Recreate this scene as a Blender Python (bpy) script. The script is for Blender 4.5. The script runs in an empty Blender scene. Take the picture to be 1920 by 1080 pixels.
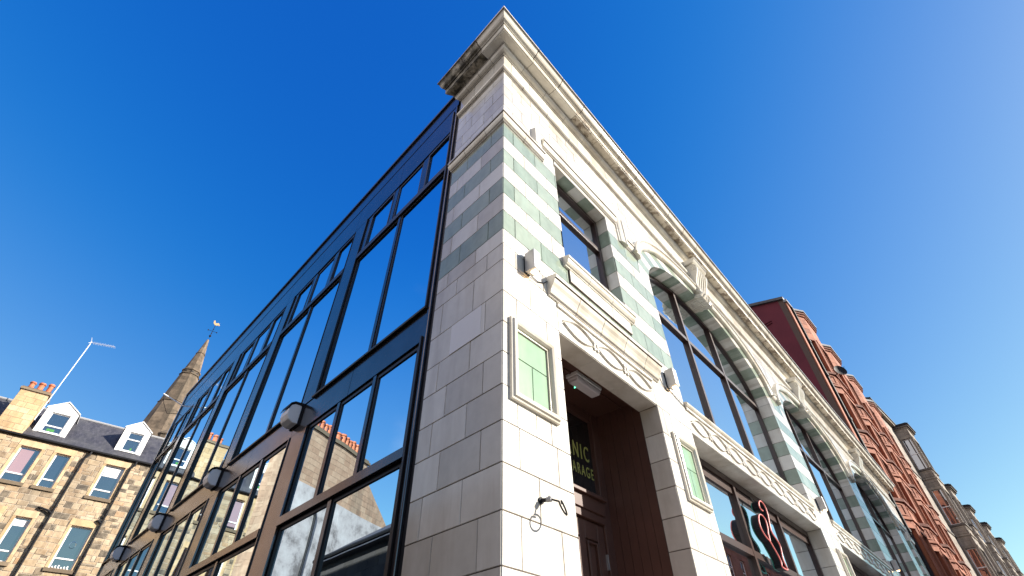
import bpy, bmesh, math, random
from mathutils import Vector, Matrix
random.seed(7)
R = math.radians
sc = bpy.context.scene
col = sc.collection

# ------------------------------------------------------------------ camera, light
SUN_AZ, SUN_EL = R(95), R(24.5)
def set_camera():
    f, pitch, roll = 918.79, 0.74836, 0.01329
    cp, sp, cr, sr = math.cos(pitch), math.sin(pitch), math.cos(roll), math.sin(roll)
    right, fwd, down = Vector((1, 0, 0)), Vector((0, cp, sp)), Vector((0, sp, -cp))
    r2 = cr*right + sr*down
    d2 = -sr*right + cr*down
    cam = bpy.data.cameras.new('camera')
    o = bpy.data.objects.new('camera', cam)
    col.objects.link(o)
    m = Matrix((r2, -d2, -fwd)).transposed()
    o.matrix_world = Matrix.Translation((0, 0, 1.6)) @ m.to_4x4()
    cam.sensor_width = 36
    cam.lens = f/1920*36
    cam.clip_end = 5000
    cam.clip_start = 0.05
    sc.camera = o
set_camera()
w = bpy.data.worlds.new('World')
sc.world = w
w.use_nodes = True
nt = w.node_tree
bg = nt.nodes['Background']
sky = nt.nodes.new('ShaderNodeTexSky')
sky.sky_type = 'NISHITA'
sky.sun_disc = False
sky.sun_elevation = SUN_EL
sky.sun_rotation = SUN_AZ
sky.altitude = 0
sky.air_density = 1.0
sky.dust_density = 0.45
sky.ozone_density = 3.0
sepc = nt.nodes.new('ShaderNodeSeparateColor'); comc = nt.nodes.new('ShaderNodeCombineColor')
nt.links.new(sky.outputs[0], sepc.inputs[0])
for ch, k, p in ((0, .47, 0), (1, .575, 1.2), (2, 1.76, .45)):      # deeper, more saturated blue away from the sun
    if p:
        pw = nt.nodes.new('ShaderNodeMath'); pw.operation = 'POWER'; pw.inputs[1].default_value = p
    else:
        pw = nt.nodes.new('ShaderNodeMath'); pw.operation = 'SUBTRACT'; pw.inputs[1].default_value = .74
    ml = nt.nodes.new('ShaderNodeMath'); ml.operation = 'MULTIPLY'; ml.inputs[1].default_value = k
    mn = nt.nodes.new('ShaderNodeMath'); mn.operation = 'MINIMUM'; mn.inputs[1].default_value = (4.2, 4.1, 4.2)[ch]
    mx0 = nt.nodes.new('ShaderNodeMath'); mx0.operation = 'MAXIMUM'; mx0.inputs[1].default_value = .012
    nt.links.new(sepc.outputs[ch], pw.inputs[0])
    if p: nt.links.new(pw.outputs[0], ml.inputs[0])
    else:       # soft toe: (d + sqrt(d*d + e)) / 2
        sq_ = nt.nodes.new('ShaderNodeMath'); sq_.operation = 'MULTIPLY_ADD'; sq_.inputs[2].default_value = .03
        rt_ = nt.nodes.new('ShaderNodeMath'); rt_.operation = 'SQRT'
        ad_ = nt.nodes.new('ShaderNodeMath'); ad_.operation = 'ADD'
        nt.links.new(pw.outputs[0], sq_.inputs[0]); nt.links.new(pw.outputs[0], sq_.inputs[1])
        nt.links.new(sq_.outputs[0], rt_.inputs[0]); nt.links.new(rt_.outputs[0], ad_.inputs[0]); nt.links.new(pw.outputs[0], ad_.inputs[1])
        nt.links.new(ad_.outputs[0], ml.inputs[0])
    nt.links.new(ml.outputs[0], mn.inputs[0]); nt.links.new(mn.outputs[0], mx0.inputs[0]); nt.links.new(mx0.outputs[0], comc.inputs[ch])
# made-up cloud bank, unseen behind the camera, added to warm the shaded pier
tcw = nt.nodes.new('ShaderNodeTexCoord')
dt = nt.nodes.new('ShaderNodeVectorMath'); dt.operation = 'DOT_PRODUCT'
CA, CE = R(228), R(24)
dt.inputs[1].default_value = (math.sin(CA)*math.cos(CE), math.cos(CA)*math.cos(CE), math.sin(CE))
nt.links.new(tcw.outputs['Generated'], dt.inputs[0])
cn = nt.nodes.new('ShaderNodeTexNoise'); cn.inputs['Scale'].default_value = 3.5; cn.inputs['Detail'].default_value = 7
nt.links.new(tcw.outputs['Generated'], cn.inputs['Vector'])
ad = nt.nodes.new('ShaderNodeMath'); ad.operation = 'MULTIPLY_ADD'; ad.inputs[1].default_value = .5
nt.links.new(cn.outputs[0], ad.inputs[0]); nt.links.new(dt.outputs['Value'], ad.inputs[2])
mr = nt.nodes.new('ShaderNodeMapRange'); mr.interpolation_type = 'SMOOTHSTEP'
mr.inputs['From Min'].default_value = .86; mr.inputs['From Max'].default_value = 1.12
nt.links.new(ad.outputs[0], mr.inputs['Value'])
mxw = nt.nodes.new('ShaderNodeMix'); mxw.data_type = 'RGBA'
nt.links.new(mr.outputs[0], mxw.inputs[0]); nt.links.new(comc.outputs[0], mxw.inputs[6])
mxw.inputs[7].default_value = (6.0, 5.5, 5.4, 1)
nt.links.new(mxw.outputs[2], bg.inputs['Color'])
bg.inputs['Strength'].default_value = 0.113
sun = bpy.data.lights.new('sun', 'SUN')
sun.energy = 5.0
sun.angle = R(0.5)
sun.color = (1.0, 0.93, 0.82)
so = bpy.data.objects.new('sun', sun)
col.objects.link(so)
sdir = Vector((math.sin(SUN_AZ)*math.cos(SUN_EL), math.cos(SUN_AZ)*math.cos(SUN_EL), math.sin(SUN_EL)))
so.rotation_euler = sdir.to_track_quat('Z', 'Y').to_euler()
so.location = sdir*60
sc.view_settings.view_transform = 'Standard'
sc.view_settings.look = 'None'
sc.view_settings.exposure = 1.15
sc.view_settings.gamma = 1.0

# ------------------------------------------------------------------ frames
class Frame:
    """u runs along the facade, n outwards, z up"""
    def __init__(s, az, origin, flip=False):
        s.d = Vector((math.sin(az), math.cos(az), 0))
        s.n = Vector((math.cos(az), -math.sin(az), 0))
        if flip: s.n = -s.n
        s.o = Vector(origin)
    def p(s, u, n, z):
        return s.o + s.d*u + s.n*n + Vector((0, 0, z))
AR, AL = 0.71498, -0.77223
C0 = Vector((-0.08056, 3.09895, 0))
FR = Frame(AR, C0)
FL = Frame(AL, C0, flip=True)
CB = (FR.n + FL.n)/(1 + FR.n.dot(FL.n))          # corner offset per metre of projection

# ------------------------------------------------------------------ mesh builder
class MB:
    def __init__(s): s.v = []; s.f = []; s.m = []
    def face(s, pts, m=0):
        k = len(s.v)
        s.v += [Vector(p) for p in pts]
        s.f.append(tuple(range(k, k+len(pts)))); s.m.append(m)
    def solid(s, pts, faces, m=0):
        k = len(s.v)
        s.v += [Vector(p) for p in pts]
        for f in faces:
            s.f.append(tuple(k+i for i in f)); s.m.append(m)
    def box(s, F, u0, u1, n0, n1, z0, z1, m=0):
        P = [F.p(u, n, z) for z in (z0, z1) for n in (n0, n1) for u in (u0, u1)]
        s.solid(P, [(0,1,3,2), (4,6,7,5), (0,4,5,1), (2,3,7,6), (0,2,6,4), (1,5,7,3)], m)
    def prism(s, F, poly, n0, n1, m=0):
        """poly in (u, z)"""
        N = len(poly)
        P = [F.p(u, n0, z) for u, z in poly] + [F.p(u, n1, z) for u, z in poly]
        s.solid(P, [tuple(range(N-1, -1, -1)), tuple(range(N, 2*N))] +
                [(i, (i+1) % N, N+(i+1) % N, N+i) for i in range(N)], m)
    def profile(s, F, prof, u0, u1, m=0, caps=True):
        """prof closed polygon in (n, z) extruded along u"""
        N = len(prof)
        P = [F.p(u0, n, z) for n, z in prof] + [F.p(u1, n, z) for n, z in prof]
        fs = [(i, (i+1) % N, N+(i+1) % N, N+i) for i in range(N)]
        if caps: fs += [tuple(range(N-1, -1, -1)), tuple(range(N, 2*N))]
        s.solid(P, fs, m)
    def vprofile(s, F, prof, z0, z1, m=0):
        """prof in (u, n) extruded up"""
        N = len(prof)
        P = [F.p(u, n, z0) for u, n in prof] + [F.p(u, n, z1) for u, n in prof]
        s.solid(P, [(i, (i+1) % N, N+(i+1) % N, N+i) for i in range(N)] +
                [tuple(range(N-1, -1, -1)), tuple(range(N, 2*N))], m)
    def tube(s, pts, r, m=0, seg=8, closed=False):
        pts = [Vector(p) for p in pts]
        rs = r if isinstance(r, (list, tuple)) else [r]*len(pts)
        rings = []
        n = len(pts)
        ref = None
        for i, p in enumerate(pts):
            if closed: t = pts[(i+1) % n]-pts[(i-1) % n]
            else: t = pts[min(i+1, n-1)]-pts[max(i-1, 0)]
            t.normalize()
            if ref is None:
                ref = Vector((0, 0, 1)) if abs(t.z) < .9 else Vector((1, 0, 0))
            x = t.cross(ref).normalized(); y = x.cross(t).normalized(); ref = y
            rings.append([p + (x*math.cos(a)+y*math.sin(a))*rs[i] for a in [2*math.pi*k/seg for k in range(seg)]])
        P = [q for rg in rings for q in rg]
        fs = []
        for i in range(n if closed else n-1):
            j = (i+1) % n
            for k in range(seg):
                fs.append((i*seg+k, i*seg+(k+1) % seg, j*seg+(k+1) % seg, j*seg+k))
        if not closed: fs += [tuple(range(seg-1, -1, -1)), tuple(range((n-1)*seg, n*seg))]
        s.solid(P, fs, m)
    def lathe(s, base, prof, seg=16, m=0):
        """prof list of (r, z)"""
        P = []
        for r, z in prof:
            for k in range(seg):
                a = 2*math.pi*k/seg
                P.append(Vector(base)+Vector((r*math.cos(a), r*math.sin(a), z)))
        fs = []
        for i in range(len(prof)-1):
            for k in range(seg):
                fs.append((i*seg+k, i*seg+(k+1) % seg, (i+1)*seg+(k+1) % seg, (i+1)*seg+k))
        fs += [tuple(range(seg-1, -1, -1)), tuple(range((len(prof)-1)*seg, len(prof)*seg))]
        s.solid(P, fs, m)
    def build(s, name, mats, parent=None, smooth=False, base=None, bevel=0):
        if not isinstance(mats, (list, tuple)): mats = [mats]
        me = bpy.data.meshes.new(name)
        off = Vector(parent.get('wloc', (0, 0, 0))) if parent is not None else Vector((0, 0, 0))
        loc = Vector((0, 0, 0))
        if parent is None and base is not None: loc = Vector(base); off = loc
        me.from_pydata([v-off for v in s.v], [], s.f)
        for m_ in mats: me.materials.append(m_)
        me.polygons.foreach_set('material_index', s.m)
        bm = bmesh.new(); bm.from_mesh(me)
        bmesh.ops.recalc_face_normals(bm, faces=bm.faces)
        bm.to_mesh(me); bm.free()
        if smooth:
            me.polygons.foreach_set('use_smooth', [True]*len(me.polygons))
            try: me.set_sharp_from_angle(angle=R(35))
            except Exception: pass
        o = bpy.data.objects.new(name, me)
        o.location = loc
        o['wloc'] = tuple(off)
        col.objects.link(o)
        if parent is not None: o.parent = parent
        if bevel:
            md = o.modifiers.new('bevel', 'BEVEL'); md.width = bevel; md.segments = 2; md.limit_method = 'ANGLE'
        return o

def tag(o, label=None, cat=None, group=None, kind=None):
    if label: o['label'] = label
    if cat: o['category'] = cat
    if group: o['group'] = group
    if kind: o['kind'] = kind
    return o
def thing(name, label, cat, loc, group=None):
    o = bpy.data.objects.new(name, None)
    col.objects.link(o)
    o.location = loc
    o.empty_display_size = .2
    o['wloc'] = tuple(loc)
    return tag(o, label, cat, group)
CH = {}
def copy_tree(o, parent=None, delta=None):
    c = o.copy(); col.objects.link(c)
    if parent is not None: c.parent = parent
    if delta is not None: c.location = Vector(o.location)+Vector(delta)
    for ch in list(o.children): copy_tree(ch, c)
    return c

# ------------------------------------------------------------------ materials
def mat(name, base=(.5, .5, .5), rough=.5, metal=0, spec=.5, coat=0, emis=None, es=0):
    m = bpy.data.materials.new(name); m.use_nodes = True
    b = m.node_tree.nodes['Principled BSDF']
    b.inputs['Base Color'].default_value = (*base, 1)
    b.inputs['Roughness'].default_value = rough
    b.inputs['Metallic'].default_value = metal
    b.inputs['Specular IOR Level'].default_value = spec
    b.inputs['Coat Weight'].default_value = coat
    if emis:
        b.inputs['Emission Color'].default_value = (*emis, 1)
        b.inputs['Emission Strength'].default_value = es
    return m
def N(m, t, **kw):
    n = m.node_tree.nodes.new(t)
    for k, v in kw.items():
        if hasattr(n, k): setattr(n, k, v)
        else: n.inputs[k.replace('_', ' ')].default_value = v
    return n
def L(m, a, b): m.node_tree.links.new(a, b)
def ramp(m, fac, stops):
    r = N(m, 'ShaderNodeValToRGB')
    e = r.color_ramp.elements
    while len(e) < len(stops): e.new(.5)
    for i, (p, c) in enumerate(stops):
        e[i].position = p; e[i].color = (*c, 1) if len(c) == 3 else c
    L(m, fac, r.inputs[0])
    return r.outputs[0]
def noise(m, scale, detail=4, rough=.55, stretch=None, dist=0):
    tc = N(m, 'ShaderNodeTexCoord')
    src = tc.outputs['Object']
    if stretch:
        mp = N(m, 'ShaderNodeMapping'); mp.inputs['Scale'].default_value = stretch
        L(m, src, mp.inputs[0]); src = mp.outputs[0]
    n = N(m, 'ShaderNodeTexNoise')
    n.inputs['Scale'].default_value = scale; n.inputs['Detail'].default_value = detail
    n.inputs['Roughness'].default_value = rough; n.inputs['Distortion'].default_value = dist
    L(m, src, n.inputs['Vector'])
    return n.outputs[0]
def mix(m, fac, a, b, mode='MIX'):
    x = N(m, 'ShaderNodeMix'); x.data_type = 'RGBA'; x.blend_type = mode
    for s, v in ((x.inputs[0], fac), (x.inputs[6], a), (x.inputs[7], b)):
        if isinstance(v, (int, float)): s.default_value = v
        elif isinstance(v, tuple): s.default_value = (*v, 1)
        else: L(m, v, s)
    return x.outputs[2]
def bump(m, h, strength=.3, dist=.01):
    b = N(m, 'ShaderNodeBump'); b.inputs['Strength'].default_value = strength; b.inputs['Distance'].default_value = dist
    L(m, h, b.inputs['Height'])
    L(m, b.outputs[0], m.node_tree.nodes['Principled BSDF'].inputs['Normal'])
def setcol(m, c): L(m, c, m.node_tree.nodes['Principled BSDF'].inputs['Base Color'])
def island_mat(name, stops, rough=.6, streak=.25, dirt=(.1, .08, .06), dirt_amt=.3, nscale=1.2, fine=18, spec=.5, bumpk=.25, coat=0):
    """every block gets its own tone (random per island), with streaks and soft dirt over all"""
    m = mat(name, rough=rough, spec=spec, coat=coat)
    g = N(m, 'ShaderNodeNewGeometry')
    base = ramp(m, g.outputs['Random Per Island'], stops)
    fn = noise(m, fine, 5)
    base = mix(m, streak, base, ramp(m, fn, [(.3, tuple(x*.55 for x in stops[0][1])), (.7, stops[-1][1])]), 'MIX')
    st = noise(m, nscale, 6, .62, stretch=(2.2, 2.2, .35))
    k = ramp(m, st, [(.46, (0, 0, 0)), (.78, (dirt_amt,)*3)])
    base = mix(m, k, base, dirt)
    setcol(m, base)
    if bumpk: bump(m, fn, bumpk, .004)
    return m

M = {}
M['cream'] = island_mat('cream_faience', [(0, (.50, .46, .40)), (.3, (.62, .585, .52)), (1, (.73, .70, .64))], rough=.14, streak=.14, dirt=(.33, .26, .18), dirt_amt=.6, fine=9, bumpk=.06)
M['cream_mould'] = island_mat('cream_moulding', [(0, (.60, .55, .46)), (1, (.70, .67, .59))], rough=.15, streak=.15, dirt=(.28, .2, .12), dirt_amt=.6, fine=6, bumpk=.06)
M['green'] = island_mat('green_faience', [(0, (.20, .25, .195)), (.5, (.26, .305, .24)), (1, (.34, .385, .31))], rough=.14, streak=.25, dirt=(.34, .42, .34), dirt_amt=.5, fine=9, nscale=3, bumpk=.06)
M['mint'] = island_mat('mint_green_faience', [(0, (.21, .33, .22)), (1, (.27, .385, .26))], rough=.14, streak=.2, dirt=(.36, .42, .30), dirt_amt=.6, fine=8, nscale=2, bumpk=.05)
M['patch'] = island_mat('replacement_white_tile', [(0, (.70, .69, .70)), (1, (.74, .73, .74))], rough=.3, streak=.03, dirt=(.5, .48, .45), dirt_amt=.2, bumpk=0)
M['grout'] = mat('grout', (.10, .08, .07), .9)
def stained():
    m = island_mat('stained_cornice_faience', [(0, (.38, .33, .25)), (1, (.55, .49, .39))], rough=.5, streak=.4, fine=10, bumpk=.3)
    n = noise(m, 3.2, 8, .7)
    b = m.node_tree.nodes['Principled BSDF'].inputs['Base Color']
    src = b.links[0].from_socket
    k = ramp(m, n, [(.40, (0, 0, 0)), (.52, (.95,)*3)])
    n2 = noise(m, 9, 4)
    moss = ramp(m, n2, [(.35, (.012, .011, .008)), (.6, (.05, .04, .02)), (.75, (.10, .11, .02))])
    setcol(m, mix(m, k, src, moss))
    return m
M['stained'] = stained()
def soffit_m():
    m = island_mat('weathered_soffit_faience', [(0, (.50, .44, .34)), (1, (.62, .56, .46))], rough=.4, streak=.3, fine=10, bumpk=.2)
    n = noise(m, 5, 8, .7)
    b = m.node_tree.nodes['Principled BSDF'].inputs['Base Color']; src = b.links[0].from_socket
    setcol(m, mix(m, ramp(m, n, [(.47, (0, 0, 0)), (.56, (.9,)*3)]), src, (.11, .07, .04)))
    return m
M['soffit'] = soffit_m()
def bronze(name, c, rough, metal=.75):
    m = mat(name, c, rough, metal)
    n = noise(m, 3, 3)
    setcol(m, ramp(m, n, [(.3, tuple(x*.85 for x in c)), (.7, tuple(x*1.15 for x in c))]))
    return m
M['bronze'] = bronze('dark_bronze_panel', (.125, .110, .114), .17, .9)
M['black'] = bronze('black_metal_frame', (.012, .010, .011), .35, .3)
M['brown_frame'] = bronze('brown_painted_frame', (.038, .018, .014), .32, 0)
M['timber'] = bronze('dark_brown_timber', (.080, .036, .027), .40, 0)
M['timber_lit'] = mat('timber_groove_lit', (.15, .09, .09), .6)  # paler groove tone, painted in for light catching the board edges
def glass(name, tint, refl, wav=.12, scale=.9, dark=(.004, .007, .014)):
    m = bpy.data.materials.new(name); m.use_nodes = True
    t = m.node_tree; t.nodes.clear()
    out = t.nodes.new('ShaderNodeOutputMaterial')
    gl = t.nodes.new('ShaderNodeBsdfGlossy'); gl.inputs['Roughness'].default_value = 0.0
    gl.inputs['Color'].default_value = (*tint, 1)
    df = t.nodes.new('ShaderNodeBsdfDiffuse'); df.inputs['Color'].default_value = (*dark, 1)
    fr = t.nodes.new('ShaderNodeFresnel'); fr.inputs['IOR'].default_value = 1.5
    ma = t.nodes.new('ShaderNodeMath'); ma.operation = 'MULTIPLY_ADD'; ma.use_clamp = True
    ma.inputs[1].default_value = 1.0; ma.inputs[2].default_value = refl
    mx = t.nodes.new('ShaderNodeMixShader')
    tc = t.nodes.new('ShaderNodeTexCoord')
    ns = t.nodes.new('ShaderNodeTexNoise'); ns.inputs['Scale'].default_value = scale; ns.inputs['Detail'].default_value = 1
    bp = t.nodes.new('ShaderNodeBump'); bp.inputs['Strength'].default_value = wav; bp.inputs['Distance'].default_value = .02
    t.links.new(tc.outputs['Object'], ns.inputs['Vector'])
    t.links.new(ns.outputs[0], bp.inputs['Height'])
    t.links.new(bp.outputs[0], gl.inputs['Normal'])
    t.links.new(fr.outputs[0], ma.inputs[0])
    t.links.new(ma.outputs[0], mx.inputs[0])
    t.links.new(df.outputs[0], mx.inputs[1]); t.links.new(gl.outputs[0], mx.inputs[2])
    t.links.new(mx.outputs[0], out.inputs[0])
    return m
M['glass_l'] = glass('coated_solar_glass', (.72, .90, 1.0), .84, .22, .8, (.002, .006, .02))
M['glass_r'] = glass('shop_window_glass', (.82, .91, 1.0), .66, .12, .7, (.02, .018, .018))
M['glass_t'] = glass('tenement_window_glass', (.9, .95, 1), .25, .15, 1.5, (.012, .016, .028))
M['glass_d'] = glass('transom_glass', (.9, .95, 1), .10, .1, 1, (.012, .012, .012))
M['lead'] = mat('grey_lead', (.30, .30, .31), .75, 0, .15)
M['lamp_grey'] = bronze('anodised_grey_lamp', (.34, .34, .35), .38, .5)
M['lamp_pale'] = mat('pale_grey_casing', (.78, .77, .78), .4)
M['lens'] = mat('milky_lens', (.62, .58, .6), .25)
M['warm'] = mat('warm_led', (1, .8, .5), .3, emis=(1, .62, .25), es=14)
M['led_green'] = mat('green_led', (.1, 1, .5), .3, emis=(.1, 1, .5), es=4)
M['gold'] = mat('gold_lettering', (.36, .36, .10), .45, 0)
M['white'] = mat('white_upvc', (.78, .78, .80), .3)
def dirty_white():
    m = mat('white_painted_timber', rough=.6)
    n = noise(m, 4, 6, .7)
    setcol(m, ramp(m, n, [(.35, (.74, .74, .74)), (.62, (.78, .77, .75)), (.75, (.45, .40, .34))]))
    return m
M['dormer'] = dirty_white()
M['iron'] = mat('black_iron', (.015, .015, .018), .6, spec=.15)
M['terracotta'] = mat('terracotta', rough=.7)
setcol(M['terracotta'], ramp(M['terracotta'], noise(M['terracotta'], 6, 4), [(.3, (.30, .075, .03)), (.6, (.52, .16, .075)), (.8, (.60, .24, .13))]))
M['rubble'] = island_mat('squared_rubble_sandstone', [(0, (.045, .037, .03)), (.13, (.11, .08, .055)), (.2, (.35, .235, .135)), (.5, (.49, .36, .22)), (.75, (.54, .42, .28)), (.9, (.42, .25, .13)), (1, (.60, .50, .36))], rough=.85, streak=.3, dirt=(.07, .055, .045), dirt_amt=.75, nscale=.5, fine=6, bumpk=.7)
M['mortar'] = mat('lime_mortar', (.50, .42, .33), .95)
M['dressed'] = island_mat('dressed_sandstone', [(0, (.46, .30, .15)), (.6, (.58, .41, .23)), (1, (.64, .49, .31))], rough=.85, streak=.25, dirt=(.12, .09, .06), dirt_amt=.6, fine=7, bumpk=.4)
M['pinkstone'] = island_mat('weathered_pink_sandstone', [(0, (.34, .20, .13)), (.5, (.44, .28, .19)), (1, (.52, .36, .25))], rough=.9, streak=.3, dirt=(.10, .08, .06), dirt_amt=.9, nscale=.35, fine=5, bumpk=.4)
M['spire'] = island_mat('sooty_spire_stone', [(0, (.06, .045, .03)), (.35, (.11, .08, .055)), (.7, (.17, .125, .085)), (1, (.27, .20, .14))], rough=.9, streak=.4, dirt=(.06, .05, .035), dirt_amt=.9, nscale=.5, fine=3, bumpk=.5)
def render_m():
    m = mat('grey_harling', rough=.95)
    n = noise(m, .8, 8, .7)
    setcol(m, ramp(m, n, [(.36, (.16, .14, .14)), (.5, (.42, .38, .38)), (.7, (.56, .53, .53))]))
    return m
M['harling'] = render_m()
def slate_m():
    m = mat('blue_grey_slate', rough=.6)
    tc = N(m, 'ShaderNodeTexCoord')
    mp = N(m, 'ShaderNodeMapping'); mp.inputs['Rotation'].default_value = (0, 0, -R(90-49.9))
    b = N(m, 'ShaderNodeTexBrick'); b.inputs['Scale'].default_value = 4.5
    b.inputs['Color1'].default_value = (.035, .035, .045, 1); b.inputs['Color2'].default_value = (.062, .060, .072, 1)
    b.inputs['Mortar'].default_value = (.012, .012, .015, 1); b.inputs['Mortar Size'].default_value = .01
    b.inputs['Row Height'].default_value = .8
    sx = N(m, 'ShaderNodeSeparateXYZ'); cx = N(m, 'ShaderNodeCombineXYZ')
    L(m, tc.outputs['Object'], mp.inputs[0]); L(m, mp.outputs[0], sx.inputs[0])
    L(m, sx.outputs['X'], cx.inputs['X']); L(m, sx.outputs['Z'], cx.inputs['Y'])
    L(m, cx.outputs[0], b.inputs['Vector'])
    n = noise(m, 1.5, 5)
    setcol(m, mix(m, ramp(m, n, [(.4, (0, 0, 0)), (.8, (.35,)*3)]), b.outputs[0], (.12, .12, .11)))
    return m
M['slate'] = slate_m()
M['redstone'] = island_mat('red_sandstone', [(0, (.22, .065, .035)), (.5, (.32, .105, .055)), (1, (.42, .155, .08))], rough=.85, streak=.25, dirt=(.10, .03, .02), dirt_amt=.6, nscale=.7, fine=6, bumpk=.3)
M['redrender'] = mat('dark_red_render', rough=.9)
setcol(M['redrender'], ramp(M['redrender'], noise(M['redrender'], .7, 6), [(.3, (.085, .010, .020)), (.7, (.12, .016, .028))]))
M['blonde'] = island_mat('grey_blonde_sandstone', [(0, (.22, .185, .155)), (.5, (.31, .265, .22)), (1, (.38, .33, .28))], rough=.9, streak=.3, dirt=(.07, .06, .055), dirt_amt=.9, nscale=.6, fine=5, bumpk=.4)
M['darkred'] = island_mat('opposite_red_sandstone', [(0, (.16, .06, .04)), (1, (.26, .11, .075))], rough=.9, streak=.2, dirt=(.05, .03, .03), dirt_amt=.6, fine=5, bumpk=0)
M['bitumen'] = mat('flat_roof_felt', (.05, .05, .055), .9)
M['dark_brick'] = island_mat('dark_sooty_brick', [(0, (.035, .03, .03)), (1, (.07, .06, .06))], rough=.9, streak=.2, bumpk=0)
M['interior'] = mat('dark_interior', (.02, .02, .022), .9)
def asphalt():
    m = mat('asphalt', rough=.9)
    setcol(m, ramp(m, noise(m, 30, 4), [(.3, (.035, .035, .037)), (.7, (.065, .065, .065))]))
    return m
M['asphalt'] = asphalt()
M['paving'] = island_mat('paving_slabs', [(0, (.20, .19, .18)), (1, (.30, .29, .27))], rough=.9, bumpk=0)
M['curtain'] = mat('mauve_curtain', (.28, .20, .24), .9)
M['blind'] = mat('white_blind', (.7, .7, .72), .8)
M['plant'] = mat('green_plant', (.05, .22, .05), .6)

# ------------------------------------------------------------------ block walls
def inset(poly, d):
    n = len(poly); out = []
    A = sum(poly[i][0]*poly[(i+1) % n][1]-poly[(i+1) % n][0]*poly[i][1] for i in range(n))
    sgn = 1 if A > 0 else -1
    ls = []
    for i in range(n):
        x0, y0 = poly[i]; x1, y1 = poly[(i+1) % n]
        dx, dy = x1-x0, y1-y0; l = math.hypot(dx, dy)
        if l < 1e-7: return None
        nx, ny = -dy/l*sgn, dx/l*sgn
        ls.append((x0+nx*d, y0+ny*d, dx/l, dy/l))
    for i in range(n):
        a = ls[i-1]; b = ls[i]
        cr = a[2]*b[3]-a[3]*b[2]
        if abs(cr) < 1e-4: out.append((b[0], b[1])); continue
        t = ((b[0]-a[0])*b[3]-(b[1]-a[1])*b[2])/cr
        q = (a[0]+a[2]*t, a[1]+a[3]*t)
        if math.hypot(q[0]-poly[i][0], q[1]-poly[i][1]) > d*6: q = (b[0], b[1])
        out.append(q)
    return out
def block(mb, F, poly, n, mt, mg, j=.003, depth=.007, jit=.0008):
    """one block: chamfered face standing on its mortar bed"""
    mb.face([F.p(u, n-depth, z) for u, z in poly], mg)
    a = inset(poly, j); b = inset(poly, j+.0025)
    if not a or not b: return
    k = random.uniform(-jit, jit)
    N_ = len(poly)
    ka = [random.uniform(-jit, jit) for _ in range(N_)]
    P = [F.p(u, n-depth+.0005, z) for u, z in a] + [F.p(u, n+k+ka[i]*.5, z) for i, (u, z) in enumerate(b)]
    mb.solid(P, [tuple(range(N_, 2*N_))]+[(i, (i+1) % N_, N_+(i+1) % N_, N_+i) for i in range(N_)], mt)
def rect_sub(r, h):
    u0, u1, z0, z1 = r; a0, a1, b0, b1 = h
    if a1 <= u0 or a0 >= u1 or b1 <= z0 or b0 >= z1: return [r]
    out = []
    if a0 > u0: out.append((u0, a0, z0, z1))
    if a1 < u1: out.append((a1, u1, z0, z1))
    m0, m1 = max(u0, a0), min(u1, a1)
    if b0 > z0: out.append((m0, m1, z0, b0))
    if b1 < z1: out.append((m0, m1, b1, z1))
    return out
def wall(mb, F, u0, u1, rows, wid, holes=(), n=0, curves=(), rnd=0, phase=None, j=.003, depth=.007, mg=1, minw=.03):
    """rows: list of (z0, z1, material index)"""
    for ri, (z0, z1, mt) in enumerate(rows):
        ph = phase[ri % len(phase)] if phase else (wid/2 if ri % 2 else 0)
        cuts = [u0]
        x = u0+ph
        while x < u1:
            if x > cuts[-1]+.06: cuts.append(x)
            x += wid*(1+random.uniform(-rnd, rnd))
        if u1-cuts[-1] < .05 and len(cuts) > 1: cuts.pop()
        cuts.append(u1)
        for a, b in zip(cuts, cuts[1:]):
            rs = [(a, b, z0, z1)]
            for h in holes: rs = [q for r in rs for q in rect_sub(r, h)]
            for r in rs:
                if r[1]-r[0] < minw or r[3]-r[2] < .012: continue
                done = False
                for cu0, cu1, f, zt, zs in curves:
                    if r[1] > cu0 and r[0] < cu1 and zs <= r[2] < zt:
                        done = True
                        # left and right leftovers outside the curve's span
                        for s0, s1 in ((r[0], min(r[1], cu0)), (max(r[0], cu1), r[1])):
                            if s1-s0 > .01: block(mb, F, [(s0, r[2]), (s1, r[2]), (s1, r[3]), (s0, r[3])], n, mt, mg, j, depth)
                        v0, v1 = max(r[0], cu0), min(r[1], cu1)
                        K = 10
                        us = [v0+(v1-v0)*i/K for i in range(K+1)]
                        # refine where the curve leaves through the top
                        fine = []
                        for p, q in zip(us, us[1:]):
                            fine.append(p)
                            if (f(p) < r[3]) != (f(q) < r[3]):
                                lo, hi = p, q
                                for _ in range(20):
                                    mm = (lo+hi)/2
                                    if (f(mm) < r[3]) == (f(lo) < r[3]): lo = mm
                                    else: hi = mm
                                fine.append(lo if f(lo) < r[3] else hi)
                        fine.append(us[-1])
                        run = []
                        def flush():
                            if len(run) > 1 and run[-1]-run[0] > .004:
                                low = [(u, max(r[2], f(u))) for u in run]
                                poly = low+[(run[-1], r[3]), (run[0], r[3])]
                                cl = []
                                for p in poly:
                                    if not cl or math.hypot(p[0]-cl[-1][0], p[1]-cl[-1][1]) > .002: cl.append(p)
                                if math.hypot(cl[0][0]-cl[-1][0], cl[0][1]-cl[-1][1]) < .002: cl.pop()
                                if len(cl) > 2: block(mb, F, cl, n, mt, mg, j, depth)
                        for u in fine:
                            if f(u) < r[3]-1e-5: run.append(u)
                            else: flush(); run = []
                        flush()
                if not done:
                    block(mb, F, [(r[0], r[2]), (r[1], r[2]), (r[1], r[3]), (r[0], r[3])], n, mt, mg, j, depth)

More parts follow.
